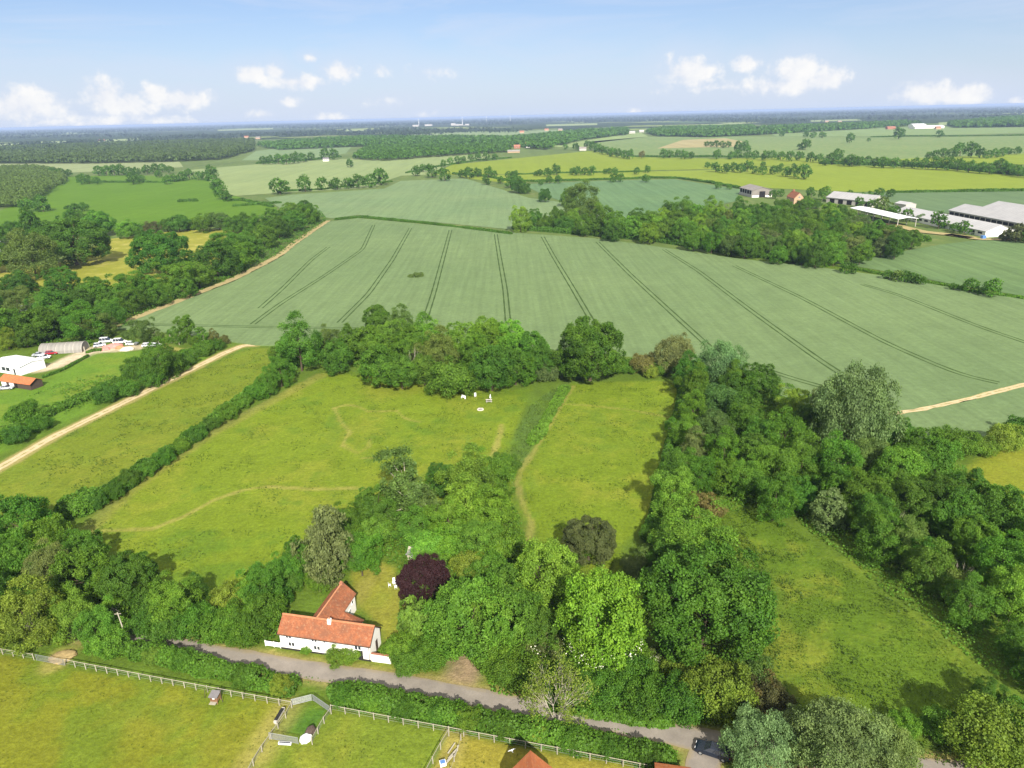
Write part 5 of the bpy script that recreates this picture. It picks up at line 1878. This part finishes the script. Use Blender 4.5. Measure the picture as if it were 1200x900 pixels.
def hurdle(px, label, h=1.15, bars=6, mat=None, name='metal_hurdle', group='metal hurdles of the wire pen'):
    a, b = GP(px)
    d = math.atan2(b[1] - a[1], b[0] - a[0]); L = math.hypot(b[0] - a[0], b[1] - a[1])
    r = tag(empty(name, (a[0], a[1], 0), d), label, 'hurdle', group)
    m = MB()
    for x in (.03, L - .03): m.tube([(x, 0, 0), (x, 0, h)], .035, 6)
    m.tube([(0, 0, h), (L, 0, h)], .035, 6); m.tube([(0, 0, .12), (L, 0, .12)], .03, 6)
    m.build('frame', mat or GALV, r)
    m = MB()
    for k in range(bars):
        z = .12 + (h - .12) * (k + 1) / (bars + 1); m.tube([(.03, 0, z), (L - .03, 0, z)], .022, 5)
    n = int(L / .32)
    for k in range(1, n): m.tube([(L * k / n, 0, .12), (L * k / n, 0, h)], .008, 4)
    m.build('bars', mat or GALV, r)
    return r


def car(x, y, rz, col, label, L=4.4, W=1.75, Hc=1.45, estate=True, name='parked_car', group=None):
    r = tag(empty(name, (x, y, 0), rz), label, 'car', group)
    pm = paint('car_paint', col)
    h2 = L / 2
    # lower body: side profile extruded across, tucked in at the waist
    prof = [(-h2, .35), (-h2 + .08, .28), (h2 - .1, .28), (h2, .42), (h2 - .05, .68), (h2 - .35, .80), (h2 - 1.15, .90), (-h2 + .15, .93), (-h2 + .02, .72)]
    o = MB().prism([(a, b) for a, b in prof], 'y', -W / 2, W / 2).build('body', pm, r, bevel=.07)
    back = -h2 + (.12 if estate else .75)
    x0, x1, x2, x3 = back, back + (.35 if estate else .7), h2 - 2.0, h2 - 1.2
    zb, zt = .90, Hc
    wb, wt = W / 2 - .06, W / 2 - .24
    m = MB()
    m.add([(x0, -wb, zb), (x3, -wb, zb), (x3, wb, zb), (x0, wb, zb), (x1, -wt, zt), (x2, -wt, zt), (x2, wt, zt), (x1, wt, zt)], [(0, 1, 5, 4), (1, 2, 6, 5), (2, 3, 7, 6), (3, 0, 4, 7), (4, 5, 6, 7), (0, 3, 2, 1)])
    m.build('cabin', GLASS, r, bevel=.03)
    MB().add([(x1 - .06, -wt - .03, zt - .03), (x2 + .06, -wt - .03, zt - .03), (x2 + .06, wt + .03, zt - .03), (x1 - .06, wt + .03, zt - .03), (x1, -wt + .06, zt + .035), (x2, -wt + .06, zt + .035), (x2, wt - .06, zt + .035), (x1, wt - .06, zt + .035)],
             [(0, 1, 5, 4), (1, 2, 6, 5), (2, 3, 7, 6), (3, 0, 4, 7), (4, 5, 6, 7), (0, 3, 2, 1)]).build('roof_panel', pm, r)
    m = MB()
    for s in (-1, 1):
        for t in (.33, .66):
            a = x0 + (x3 - x0) * t; b = x1 + (x2 - x1) * t
            m.bar((a, s * (wb + .005), zb), (b, s * (wt + .012), zt), .07, .05)
    m.build('pillars', pm, r)
    for sx in (-h2 + .85, h2 - .82):
        for s in (-1, 1):
            w = MB().tube([(sx, s * (W / 2 - .16), .32), (sx, s * (W / 2 + .015), .32)], .32, 18).build('wheel', RUBBER, r)
            MB().tube([(sx, s * (W / 2 + .016), .32), (sx, s * (W / 2 + .025), .32)], .19, 12).build('rim', GALV, w)
    for s in (-1, 1):
        MB().box(h2 - .12, h2 - .02, s * (W / 2 - .42) - .17, s * (W / 2 - .42) + .17, .56, .68).build('headlight', PLASTIC, r)
        MB().box(-h2 - .01, -h2 + .06, s * (W / 2 - .2) - .1, s * (W / 2 - .2) + .1, .62, .82).build('tail_light', RED_LAMP, r)
        MB().box(x3 - .1, x3 + .08, s * (W / 2 + .08) - .08, s * (W / 2 + .08) + .08, .93, 1.05).build('mirror', pm, r)
    return r


RED_LAMP = plain('red_lamp', (.35, .02, .02), .3, .05)


def heap(x, y, r, h, mat, label, name, cat, seed=1, rz=0, ry=None, group=None):
    import bmesh
    bm = bmesh.new(); bmesh.ops.create_icosphere(bm, subdivisions=4, radius=1)
    for v in bm.verts:
        k = 1 + .5 * (float(fbm(np.array([v.co.x * 2.2 + 9]), np.array([v.co.y * 2.2 + v.co.z * 2]), seed, 4)[0]) - .5)
        v.co = Vector((v.co.x * r * k, v.co.y * (ry or r) * k, max(v.co.z, -.15) * h * k))
    me = bpy.data.meshes.new(name); bm.to_mesh(me); bm.free(); me.materials.append(mat)
    return tag(link(name, me, None, (x, y, 0), rz), label, cat, group)


def paddock_things():
    fence([(-20, 762), (0, 766), (40, 773)], 2.0, 'pale post and rail fence left of the metal field gate')
    fence([(76, 779), (160, 795), (250, 812), (342, 829)], 2.0, 'pale post and rail fence along the lane hedge left of the wire pen')
    fence([(388, 833), (450, 845), (526, 859)], 2.0, 'pale post and rail fence between the wire pen and the paddock divide')
    fence([(526, 859), (600, 873), (700, 892), (790, 910)], 2.1, 'pale post and rail fence in front of the hedge by the brick roof')
    fence([(318, 866), (302, 888), (288, 915), (262, 970)], 2.2, 'old post and wire fence running from the wire pen to the picture edge', 1.1)
    fence([(526, 862), (514, 882), (500, 908), (480, 950)], 2.0, 'post and rail fence dividing the middle and right paddocks', 1.2)
    fence([(540, 867), (536, 880), (528, 905)], 1.6, 'broken low fence standing in the dry right paddock', .9, (.4,), False)
    # field gate
    hurdle([(43, 774), (75, 780)], 'galvanised field gate in front of the straw heap', 1.2, 4, None, 'field_gate', None)
    heap(*G(73, 770), 1.9, .55, STRAW, 'straw-coloured heap of hay behind the field gate', 'straw_heap', 'heap', 4, .2, 1.6)
    # pen
    hurdle([(342, 827), (366, 821)], 'metal hurdle at the rear left of the wire pen')
    hurdle([(367, 821), (387, 835)], 'metal hurdle at the rear right of the wire pen, angled')
    hurdle([(316, 866), (350, 872)], 'metal hurdle with mesh along the front of the wire pen')
    fence([(388, 836), (378, 850), (366, 872)], 1.5, 'short timber fence on the right side of the wire pen', 1.1, (.4, .7))
    fence([(342, 829), (334, 843), (324, 856), (316, 866)], 1.5, 'short timber fence on the left side of the wire pen', .9, (.4,))
    a = G(327, 850); b = G(337, 833)
    d = math.atan2(b[1] - a[1], b[0] - a[0]); L = math.hypot(b[0] - a[0], b[1] - a[1])
    t = tag(empty('feed_trough', (a[0] - .5, a[1], 0), d), 'pale feed trough with black tubs along the left fence of the pen', 'trough')
    MB().box(0, L, -.22, .22, .35, .7).build('trough_body', STONE, t)
    for k in range(4):
        x = L * (.18 + .21 * k); MB().box(x - .24, x + .24, -.24, .24, .703, .8).build('tub', RUBBER, t)
    for x in (.2, L - .2): MB().box(x - .05, x + .05, -.2, .2, 0, .348).build('leg', TIMBER, t)
    heap(*G(358, 866), .85, .55, PLASTIC, 'white sheet-covered bale at the front corner of the wire pen', 'covered_bale', 'bale', 8, .6, .8)
    heap(*G(364, 857), .75, .8, DARK_TIMBER, 'dark sacks heaped against the right fence of the wire pen', 'sack_heap', 'heap', 9, .6, .6)
    x, y = G(334, 872)
    t = tag(empty('water_trough', (x, y, 0), -.1), 'long white water trough outside the front of the wire pen', 'trough')
    MB().box(-.9, .9, -.16, .16, 0, .3).build('trough_body', PLASTIC, t); MB().box(-.82, .82, -.1, .1, .301, .31).build('water', GLASS, t)
    # small shelter on posts
    x, y = G(253, 822)
    t = tag(empty('hen_house', (x, y, 0), -.15), 'small wooden hen house with dark roof by the paddock fence', 'hen house')
    m = MB(); m.box(-.55, .55, -.45, .55, .4, .45); m.box(-.55, -.5, -.45, .55, .45, 1.25); m.box(.5, .55, -.45, .55, .45, 1.25); m.box(-.5, .5, .5, .55, .45, 1.25)
    m.build('box', BROWN_TIMBER, t)
    MB().add([(-.7, -.6, 1.2), (.7, -.6, 1.2), (.7, .65, 1.45), (-.7, .65, 1.45), (-.7, -.6, 1.28), (.7, -.6, 1.28), (.7, .65, 1.53), (-.7, .65, 1.53)], [(0, 3, 2, 1), (4, 5, 6, 7), (0, 1, 5, 4), (1, 2, 6, 5), (2, 3, 7, 6), (3, 0, 4, 7)]).build('roof', SLATE, t)
    MB().box(-.18, .2, -.46, -.42, .85, 1.0).build('nest_door', PLASTIC, t)
    MB().box(-.5, .5, -1.0, -.46, .32, .38).build('ramp', TIMBER, t)
    for sx in (-.5, .5):
        for sy in (-.4, .5): MB().box(sx - .04, sx + .04, sy - .04, sy + .04, -.2, .4).build('leg', BROWN_TIMBER, t)
    for k, (px, py, lb) in enumerate(((240, 818, 'thin dark stake leaning left of the hen house'), (261, 822, 'thin dark stake standing right of the hen house'))):
        x, y = G(px, py); tag(MB().bar((0, 0, -.2), (.25 - .4 * k, .1, 1.9), .06, .06).build('stake', DARK_TIMBER, None, (x, y, 0)), lb, 'stake')
    # tubs and logs in the right paddock
    x, y = G(519, 896)
    t = tag(empty('water_tub', (x, y, 0), .3), 'white tub with blue water in the dry right paddock', 'tub')
    MB().box(-.4, .4, -.35, .35, 0, .5).build('tub_body', PLASTIC, t); MB().box(-.33, .33, -.28, .28, .501, .53).build('water', BLUE, t)
    x, y = G(532, 884)
    for k in range(5):
        tag(MB().tube([(-.9, 0, .12), (.9, .1, .14)], [.11, .09], 8).build('log', TIMBER, None, (x + random.uniform(-.5, .5), y + k * .45 - .9, .0), 1.2 + random.uniform(-.3, .3)), 'grey log lying beside the broken low fence in the right paddock', 'log', 'grey logs in the right paddock')
    # pole by the lane
    x, y = G(151, 756)
    t = tag(empty('utility_pole', (x, y, 0)), 'grey wooden pole leaning above the lane at the left hedge end', 'pole')
    MB().tube([(0, 0, -.3), (-.8, .5, 6.2)], [.13, .09], 10).build('shaft', TIMBER, t)
    MB().bar((-1.3, .45, 5.9), (-.3, .55, 5.9), .08, .1).build('crossarm', TIMBER, t)
    # brick house and shed reaching in at the bottom edge
    x, y = G(622, 887, 6.0)
    r, L = gable('brick_house', 'brick house with steep orange roof tip just entering at the bottom edge', 'house', (x - 2.9, y - .3), (x - 2.3, y - 8.3), 5.8, 3.3, 6.7, BRICK, TILE_NEW, .3, .1)
    for k in (1.0, 3.9): window(r, k, 1.5, .8, .9)
    panel(r, 'door', DARK_TIMBER, 2.0, 2.85, 0, 1.95)
    x, y = G(786, 901)
    r, L = gable('brick_outbuilding', 'low outbuilding with orange tiled roof by the side lane corner', 'outbuilding', (x - 3.0, y - 5.2), (x + 1.0, y - 6.0), 4.2, 2.1, 3.2, BRICK, TILE_NEW, .25, .12)
    panel(r, 'door', DARK_TIMBER, 1.5, 2.5, 0, 1.9)
    x, y = G(602, 895)
    bird(x - .2, y + 0.4, 1.9)
    # parked car
    x, y = G(835, 883)
    car(x, y, math.radians(-25) + math.pi, (.008, .013, .024), 'dark blue estate car parked under the silvery willow by the lane', 4.6, 1.78, 1.48)


def bird(x, y, z):
    m = MB()
    m.tube([(0, -.22, 0), (0, -.1, .01), (0, .05, .02), (0, .18, .0), (0, .24, -.01)], [.01, .06, .075, .045, .01], 8)
    for s in (-1, 1):
        m.add([(s * .04, .1, .02), (s * .3, .12, .09), (s * .58, .0, .05), (s * .3, -.04, .08), (s * .04, -.1, .02), (s * .3, .04, .11)], [(0, 1, 5), (1, 2, 5), (2, 3, 5), (3, 4, 5), (4, 0, 5), (0, 4, 3, 1), (1, 3, 2)])
    m.add([(0, -.2, 0), (-.09, -.36, .0), (.09, -.36, .0), (0, -.2, .03)], [(0, 1, 2), (3, 2, 1), (0, 3, 1), (0, 2, 3)])
    tag(m.build('gull', PLASTIC, None, (x, y, z), .4), 'white bird gliding with spread wings over the dark roof shadow', 'bird')


def meadow_things():
    x, y = G(543, 467)
    t = tag(empty('garden_bench', (x, y, 0), -.7), 'white slatted bench tipped forward on the belt side of the meadow', 'bench')
    MB().box(-.8, .8, -.2, .2, .42, .47).build('seat', PLASTIC, t); MB().box(-.8, .8, .18, .24, .48, 1.0).build('backrest', PLASTIC, t)
    for sx in (-.72, .72): MB().box(sx - .04, sx + .04, -.2, .24, 0, .418).build('leg', PLASTIC, t)
    x, y = G(557, 466)
    t = tag(empty('sign_post', (x, y, 0), .2), 'small white upright board between bench and picnic table', 'board')
    MB().box(-.3, .3, -.03, .03, .45, 1.6).build('board', PLASTIC, t)
    for sx in (-.25, .25): MB().box(sx - .03, sx + .03, .031, .08, -.2, 1.4).build('post', TIMBER, t)
    x, y = G(573, 471)
    t = tag(empty('picnic_table', (x, y, 0), .05), 'grey picnic table with benches on the meadow under the belt', 'table')
    MB().box(-.95, .95, -.38, .38, .72, .77).build('table_top', STONE, t)
    for s in (-1, 1): MB().box(-.95, .95, s * .75 - .13, s * .75 + .13, .43, .47).build('bench', STONE, t)
    for sx in (-.65, .65):
        m = MB(); m.bar((sx, -.8, 0), (sx, -.2, .71), .07, .07); m.bar((sx, .8, 0), (sx, .2, .71), .07, .07); m.bar((sx, -.85, .4), (sx, .85, .4), .05, .06); m.build('leg', STONE, t)
    t = tag(empty('parasol', (x + .45, y + .1, 0)), 'folded white parasol standing up through the picnic table', 'parasol')
    MB().tube([(0, 0, .0), (0, 0, 2.5)], .025, 6).build('pole', GALV, t)
    MB().tube([(0, 0, 1.15), (0, 0, 1.3), (0, 0, 1.9), (0, 0, 2.5)], [.16, .26, .16, .03], 10).build('canopy', PLASTIC, t)
    x, y = G(563, 480)
    t = tag(empty('fire_pit', (x, y, 0)), 'grey stone fire ring in the meadow below the picnic table', 'fire pit')
    m = MB()
    for k in range(14):
        a = k / 14 * 6.283; m.box(math.cos(a) * .8 - .16, math.cos(a) * .8 + .16, math.sin(a) * .8 - .16, math.sin(a) * .8 + .16, -.1, .16 + .05 * (k % 3))
    m.build('stones', STONE, t, bevel=.03); MB().tube([(0, 0, -.1), (0, 0, .05)], .66, 14).build('ash', SLATE, t)


def yard():
    a = G(25, 440)
    # white shed
    p0 = (a[0] - 13.5, a[1] + 5.6); p1 = (a[0], a[1])
    r, L = gable('workshop_shed', 'white metal shed with low white roof in the yard', 'shed', p0, p1, 9.0, 2.9, 3.6, WHITE_SHEET, WHITE_SHEET, .25, .1)
    for x0 in (5.2, 7.4): panel(r, 'window', GLASS, x0, x0 + 1.8, .9, 2.2)
    panel(r, 'door', DARK, 11.2, 12.0, 0, 2.1)
    # stable
    p0 = G(2, 452); p1 = G(37, 457)
    r, L = gable('stable', 'timber stable block with orange tiled roof in front of the white shed', 'stable', p0, p1, 4.2, 2.1, 3.3, DARK_TIMBER, TILE_NEW, .5, .1)
    for x0, x1 in ((.3, 2.6), (3.9, 6.0)): panel(r, 'door', WHITE_PAINT, x0, x1, 0, 1.95)
    panel(r, 'door', DARK, 6.6, 7.6, 0, 1.95)
    # canvas shelter, barrel shaped
    p0 = G(46, 416); p1 = G(96, 413)
    d = math.atan2(p1[1] - p0[1], p1[0] - p0[0]); L = math.hypot(p1[0] - p0[0], p1[1] - p0[1])
    t = tag(empty('canvas_shelter', (*p0, 0), d), 'grey canvas barrel-roofed shelter behind the red car', 'shelter')
    arc = [(3.4 - 3.4 * math.cos(k / 12 * math.pi), 3.3 * math.sin(k / 12 * math.pi) ** .8) for k in range(13)]
    MB().prism(arc, 'x', 0, L).build('canvas', CANVAS, t)
    for k in range(6):
        x = L * k / 5; q = [(3.4 - 3.44 * math.cos(j / 12 * math.pi), 3.34 * math.sin(j / 12 * math.pi) ** .8) for j in range(13)]
        m = MB(); m.tube([(x, y, z) for y, z in q], .06, 5); m.build('hoop', STONE, t)
    # static caravan
    p0 = G(17, 364); p1 = G(36, 364)
    r, L = gable('static_caravan', 'white static caravan between trees of the parkland', 'caravan', p0, p1, 3.2, 2.5, 2.8, WHITE_PAINT, WHITE_SHEET, .1, .06)
    for x in (1.2, 3.2, 5.0): window(r, x, 1.6, .9, .7)
    # house on the left edge
    p0 = G(-8, 299); p1 = G(6, 297)
    r, L = gable('white_house', 'white house with grey slate roof at the left picture edge', 'house', p0, p1, 8, 5.2, 8.2, WHITE, SLATE, .3, .15)
    for x in (2, 5): window(r, x, 3.9, 1.1, 1.2); window(r, x, 1.4, 1.1, 1.2)
    # cars
    def at(px, py, rz, col, lb, **k): x, y = G(px, py); car(x, y, rz, col, lb, **k)
    at(52, 420, .25, (.7, .7, .7), 'white car beside the canvas shelter and white shed', Hc=1.4)
    at(61, 415, .2, (.32, .02, .03), 'red car at the end of the canvas shelter')
    at(46, 417, .3, (.35, .37, .40), 'silver car half hidden behind the white car', estate=False)
    at(8, 456, .12, (.45, .46, .47), 'silver car parked in front of the stable', estate=False)
    at(117, 406, .5, (.55, .56, .58), 'pale car at the left of the scrap yard', Hc=1.6)
    at(125, 401, .2, (.75, .75, .75), 'white van at the rear of the scrap yard beside the pale car', L=5.2, Hc=2.0, W=1.95, name='parked_van')
    at(141, 402, .1, (.72, .70, .66), 'cream van behind the pink rubble', L=5.0, Hc=2.0, W=1.95, name='parked_van')
    at(155, 404, 0, (.70, .72, .70), 'pale car among the scrub at the right of the scrap yard')
    at(174, 406, .05, (.75, .75, .77), 'white car under the slender trees, left of a pair')
    at(183, 406, .0, (.72, .73, .75), 'white car under the slender trees, right of a pair')
    heap(*G(133, 406), 3.6, 1.1, PINK, 'pink brick rubble heap in the scrap yard', 'rubble_heap', 'heap', 3, .4, 2.2)
    heap(*G(124, 410), 1.6, .8, PINK, 'small red-brown heap left of the pink rubble', 'rubble_heap', 'heap', 13, .4, 1.2)
    heap(*G(141, 408), 1.7, 1.1, TERRACOTTA, 'orange clay heap right of the pink rubble', 'rubble_heap', 'heap', 5, .2, 1.3)
    heap(*G(149, 410), 2.6, 1.2, STONE, 'grey stone heap at the end of the scrap yard', 'rubble_heap', 'heap', 6, .2, 1.6)
    heap(*G(222, 415), 1.9, .7, STONE, 'pale heap in the scrub beside the track end', 'rubble_heap', 'heap', 7, .1, 1.2)
    x, y = G(100, 414)
    m = MB(); m.tube([(0, 0, -.2), (0.0, 0, 2.6)], .22, 8); tag(m.build('tree_stump', PALE_BARK, None, (x, y, 0)), 'pale cut trunk standing right of the canvas shelter', 'stump')


def far_buildings():
    # hay barn
    p0 = G(866.5, 227.5); p1 = G(881, 231.5)
    dx, dy = p1[0] - p0[0], p1[1] - p0[1]
    r, L = gable('hay_barn', 'brown open-sided hay barn at the edge of the dense wood', 'barn', p0, p1, 20, 6.5, 9.5, TAN_SHEET, TAN_SHEET, .6, .3)
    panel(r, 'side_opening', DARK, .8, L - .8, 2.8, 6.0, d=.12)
    panel(r, 'block_wall', CONCRETE, .3, L - .3, 0, 2.4, d=.3)
    for x in np.linspace(1, L - 1, 6): panel(r, 'post', WHITE, x - .25, x + .25, 2.41, 6.3, d=.2)
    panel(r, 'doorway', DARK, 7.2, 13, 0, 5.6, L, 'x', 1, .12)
    panel(r, 'block_wall', WHITE, .3, 6.9, 0, 1.8, L, 'x', 1, .14); panel(r, 'block_wall', WHITE, 13.3, 19.7, 0, 1.8, L, 'x', 1, .14)
    # orange house
    p0 = G(921.5, 236); p1 = G(930, 239)
    r, L = gable('farmhouse', 'farmhouse with orange tiled roof and pale brick gable in the wood', 'house', p0, p1, 9, 4.8, 9.5, PALE_BRICK, TILE, .3, .2)
    window(r, 4.5, 5.8, 1.6, 1.6, L, None, 1, 'x', 1)
    MB().box(3, 4.2, 3.9, 5.1, 8.6, 11).build('chimney', BRICK, r)
    # grey barn 1
    p0 = G(968, 237); p1 = G(1021, 243)
    r, L = gable('grey_barn', 'grey-roofed barn behind the right part of the dense wood', 'barn', p0, p1, 18, 4.5, 9, CONCRETE, GREY_SHEET, .5, .25)
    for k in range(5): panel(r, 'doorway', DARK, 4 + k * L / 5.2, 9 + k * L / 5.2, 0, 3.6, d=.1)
    # open-sided white-edged shelter
    p0 = G(996, 252); p1 = G(1051, 266)
    r, L = gable('open_shed', 'open-sided shed with thin white roof on posts beside the dense wood', 'shed', p0, p1, 14, 5.4, 6.4, WHITE_SHEET, WHITE_SHEET, .5, .3, wall=False)
    for x in np.linspace(1, L - .4, 7):
        for y in (.4, 13.6): MB().box(x - .2, x + .2, y - .2, y + .2, -.3, 5.3).build('post', CONCRETE, r)
    # long low shed with white gable
    p0 = G(1046, 254); p1 = G(1154, 278)
    r, L = gable('long_barn', 'long low barn with pale roof and white gable by the farm road', 'barn', p0, p1, 19, 3.6, 7.4, WHITE, PALE_SHEET, .4, .25)
    MB().box(L + .01, L + .12, 3, 16, 0, 3.5).build('gable_door', WHITE_PAINT, r)
    MB().box(L + .01, L + .14, 8.6, 10.4, 4.2, 5.6).build('vent', CONCRETE, r)
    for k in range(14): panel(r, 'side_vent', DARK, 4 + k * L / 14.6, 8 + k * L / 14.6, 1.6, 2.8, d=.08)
    # big grey barns
    dxy = (p1[0] - p0[0], p1[1] - p0[1]); n = math.hypot(*dxy); u = (dxy[0] / n, dxy[1] / n)
    a = G(1097, 256)
    r, L = gable('big_grey_barn', 'large grey-roofed cattle barn behind the long low barn', 'barn', (a[0] + 10, a[1] + 2), (a[0] + 10 + u[0] * 150, a[1] + 2 + u[1] * 150), 24, 5.6, 9.6, CONCRETE, GREY_SHEET, .6, .3)
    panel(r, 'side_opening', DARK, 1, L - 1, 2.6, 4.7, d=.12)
    for k in range(28): panel(r, 'post', CONCRETE, 1 + k * (L - 2) / 27.0 - .25, 1 + k * (L - 2) / 27.0 + .25, 0, 5.0, d=.25)
    a = G(1149, 252)
    r, L = gable('big_grey_barn', 'rearmost large grey-roofed barn cut by the right picture edge', 'barn', a, (a[0] + u[0] * 140, a[1] + u[1] * 140), 26, 5.6, 9.8, CONCRETE, GREY_SHEET, .6, .3)
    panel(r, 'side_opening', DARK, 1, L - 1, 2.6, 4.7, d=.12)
    p0 = G(1048, 243); p1 = G(1061, 245)
    gable('small_grey_shed', 'small pale-roofed shed between grey barn and long low barn', 'shed', p0, p1, 10, 3.5, 5, CONCRETE, PALE_SHEET, .3, .2)
    x, y = G(1152, 280); tag(MB().box(-1.5, 1.5, -.9, .9, 0, 2.2).build('blue_tank', BLUE, None, (x, y, 0), .3, bevel=.15), 'blue tank beside the white barn gable', 'tank')

    def small(name, label, px, py, w, d, e, rg, wm, rm, ang=-.05, cat='house', win=0, group=None):
        x, y = G(px, py)
        r, L = gable(name, label, cat, (x - w / 2, y - ang * w / 2 * -1), (x + w / 2, y + ang * w / 2), d, e, rg, wm, rm, .4, .3, group)
        for k in range(win): window(r, w * (k + 1) / (win + 1), e * .55, min(2.2, w / (win + 2)), 1.6)
        return r
    small('small_barn', 'pale grey barn at the head of the diagonal tree line', 683, 176.5, 16, 11, 5, 8, CONCRETE, TAN_SHEET, -.1, 'barn')
    small('white_cottage', 'small white cottage among far round trees', 382, 189, 12, 7, 4, 7, WHITE, SLATE, -.15, 'house', 2)
    small('village_house', 'far village house with red roof left of a white wall', 606, 174, 16, 9, 5, 9, BRICK, BRICK, -.1, 'house', 2)
    small('village_house', 'far pale-walled village house among trees', 619, 173, 14, 10, 7, 12, WHITE, TILE, .3, 'house', 1)
    small('village_house', 'long far red-roofed building amid the village trees', 512, 165.5, 50, 12, 4, 9, PALE_BRICK, BRICK, -.03, 'building')
    small('village_house', 'long far pale brick building right of the red-roofed one', 545, 164, 42, 12, 4, 8, PALE_BRICK, TAN_SHEET, -.02, 'building')
    small('village_house', 'far tan roof between hedges below the village', 602, 179, 28, 9, 3, 6, PALE_BRICK, CANVAS, .0, 'building')
    small('far_farmhouse', 'white far farmhouse on the sloping pale field', 740, 156.5, 30, 12, 6, 9, CONCRETE, PALE_SHEET, .05, 'house', 3)
    small('far_farmhouse', 'second far white building left of the white farmhouse', 752, 155, 20, 12, 5, 9, CONCRETE, PALE_SHEET, .05, 'building')
    small('factory_hall', 'white far factory hall with raised roof near the right skyline', 1078, 149.5, 50, 40, 10, 14, WHITE, WHITE_SHEET, .08, 'factory')
    small('factory_hall', 'long low white far factory hall right of the raised one', 1090, 150.5, 110, 40, 7, 10, WHITE, WHITE_SHEET, .08, 'factory')
    small('factory_hall', 'far red brick building left of the white factory halls', 1045, 151.5, 30, 18, 6, 10, BRICK, BRICK, .08, 'building')
    small('far_house', 'far house with orange gable at the end of the factory halls', 1100, 151.5, 18, 12, 6, 10, PALE_BRICK, BRICK, .08, 'house')
    small('far_house', 'far red-roofed house row left of the left skyline woods', 118, 165.5, 40, 14, 5, 9, BRICK, BRICK, 0, 'house')
    small('factory_hall', 'pale skyline factory block left of the tall masts', 487, 148.2, 60, 50, 12, 15, CONCRETE, PALE_SHEET, .02, 'factory')
    small('factory_hall', 'broad pale skyline factory block between the tall masts', 502, 147.6, 75, 50, 13, 16, CONCRETE, PALE_SHEET, .02, 'factory')
    small('factory_hall', 'tall pale skyline factory block with stepped roof', 531, 147, 45, 45, 19, 22, CONCRETE, PALE_SHEET, .02, 'factory')
    small('factory_hall', 'long pale skyline factory block at the right of the group', 541, 147.0, 150, 50, 10, 13, CONCRETE, PALE_SHEET, .02, 'factory')
    rg = random.Random(4)
    for k in range(10):
        px = rg.choice((rg.uniform(20, 420), rg.uniform(560, 1060))); py = 150 - (px - 600) * .0242 + rg.uniform(2, 11)
        if 440 < px < 560: continue
        small('far_house', 'tiny pale house among the far skyline woods', px, py, 22, 14, 6, 11, PALE_BRICK, BRICK if k % 3 == 0 else TAN_SHEET, rg.uniform(-.3, .3), 'house', 0, 'tiny houses in the far woods')
    for px, py, h, lb in ((491, 147.5, 74, 'pale slender mast above the left factory block'), (542, 146.5, 76, 'pale slender mast above the long factory block'), (570, 143.5, 80, 'pale slender mast standing alone right of the factory'), (598, 143, 80, 'pale slender mast farthest from the factory')):
        x, y = G(px, py)
        t = tag(empty('skyline_mast', (x, y, 0)), lb, 'mast')
        MB().tube([(0, 0, -1), (0, 0, h)], [2.6, 1.6], 8).build('tower', WHITE_PAINT, t)


def main():
    build_protos()
    build_ground()
    build_fields()
    planting()
    hedges()
    covers()
    woods()
    cottage()
    paddock_things()
    meadow_things()
    yard()
    far_buildings()
    auto_labels()
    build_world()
    if HAZE: build_haze()
    build_camera()
    SC.view_settings.view_transform = 'Standard'
    SC.view_settings.look = 'None'
    SC.view_settings.exposure = EXPOSURE
    SC.view_settings.gamma = 1.0
    SC.view_settings.use_curve_mapping = False
    SC.render.engine = 'CYCLES'
    cy = SC.cycles
    cy.max_bounces = 7; cy.diffuse_bounces = 4; cy.glossy_bounces = 2; cy.transmission_bounces = 3; cy.transparent_max_bounces = 4; cy.volume_bounces = 0
    cy.caustics_reflective = False; cy.caustics_refractive = False
    cy.use_denoising = True


HAZE = True
main()
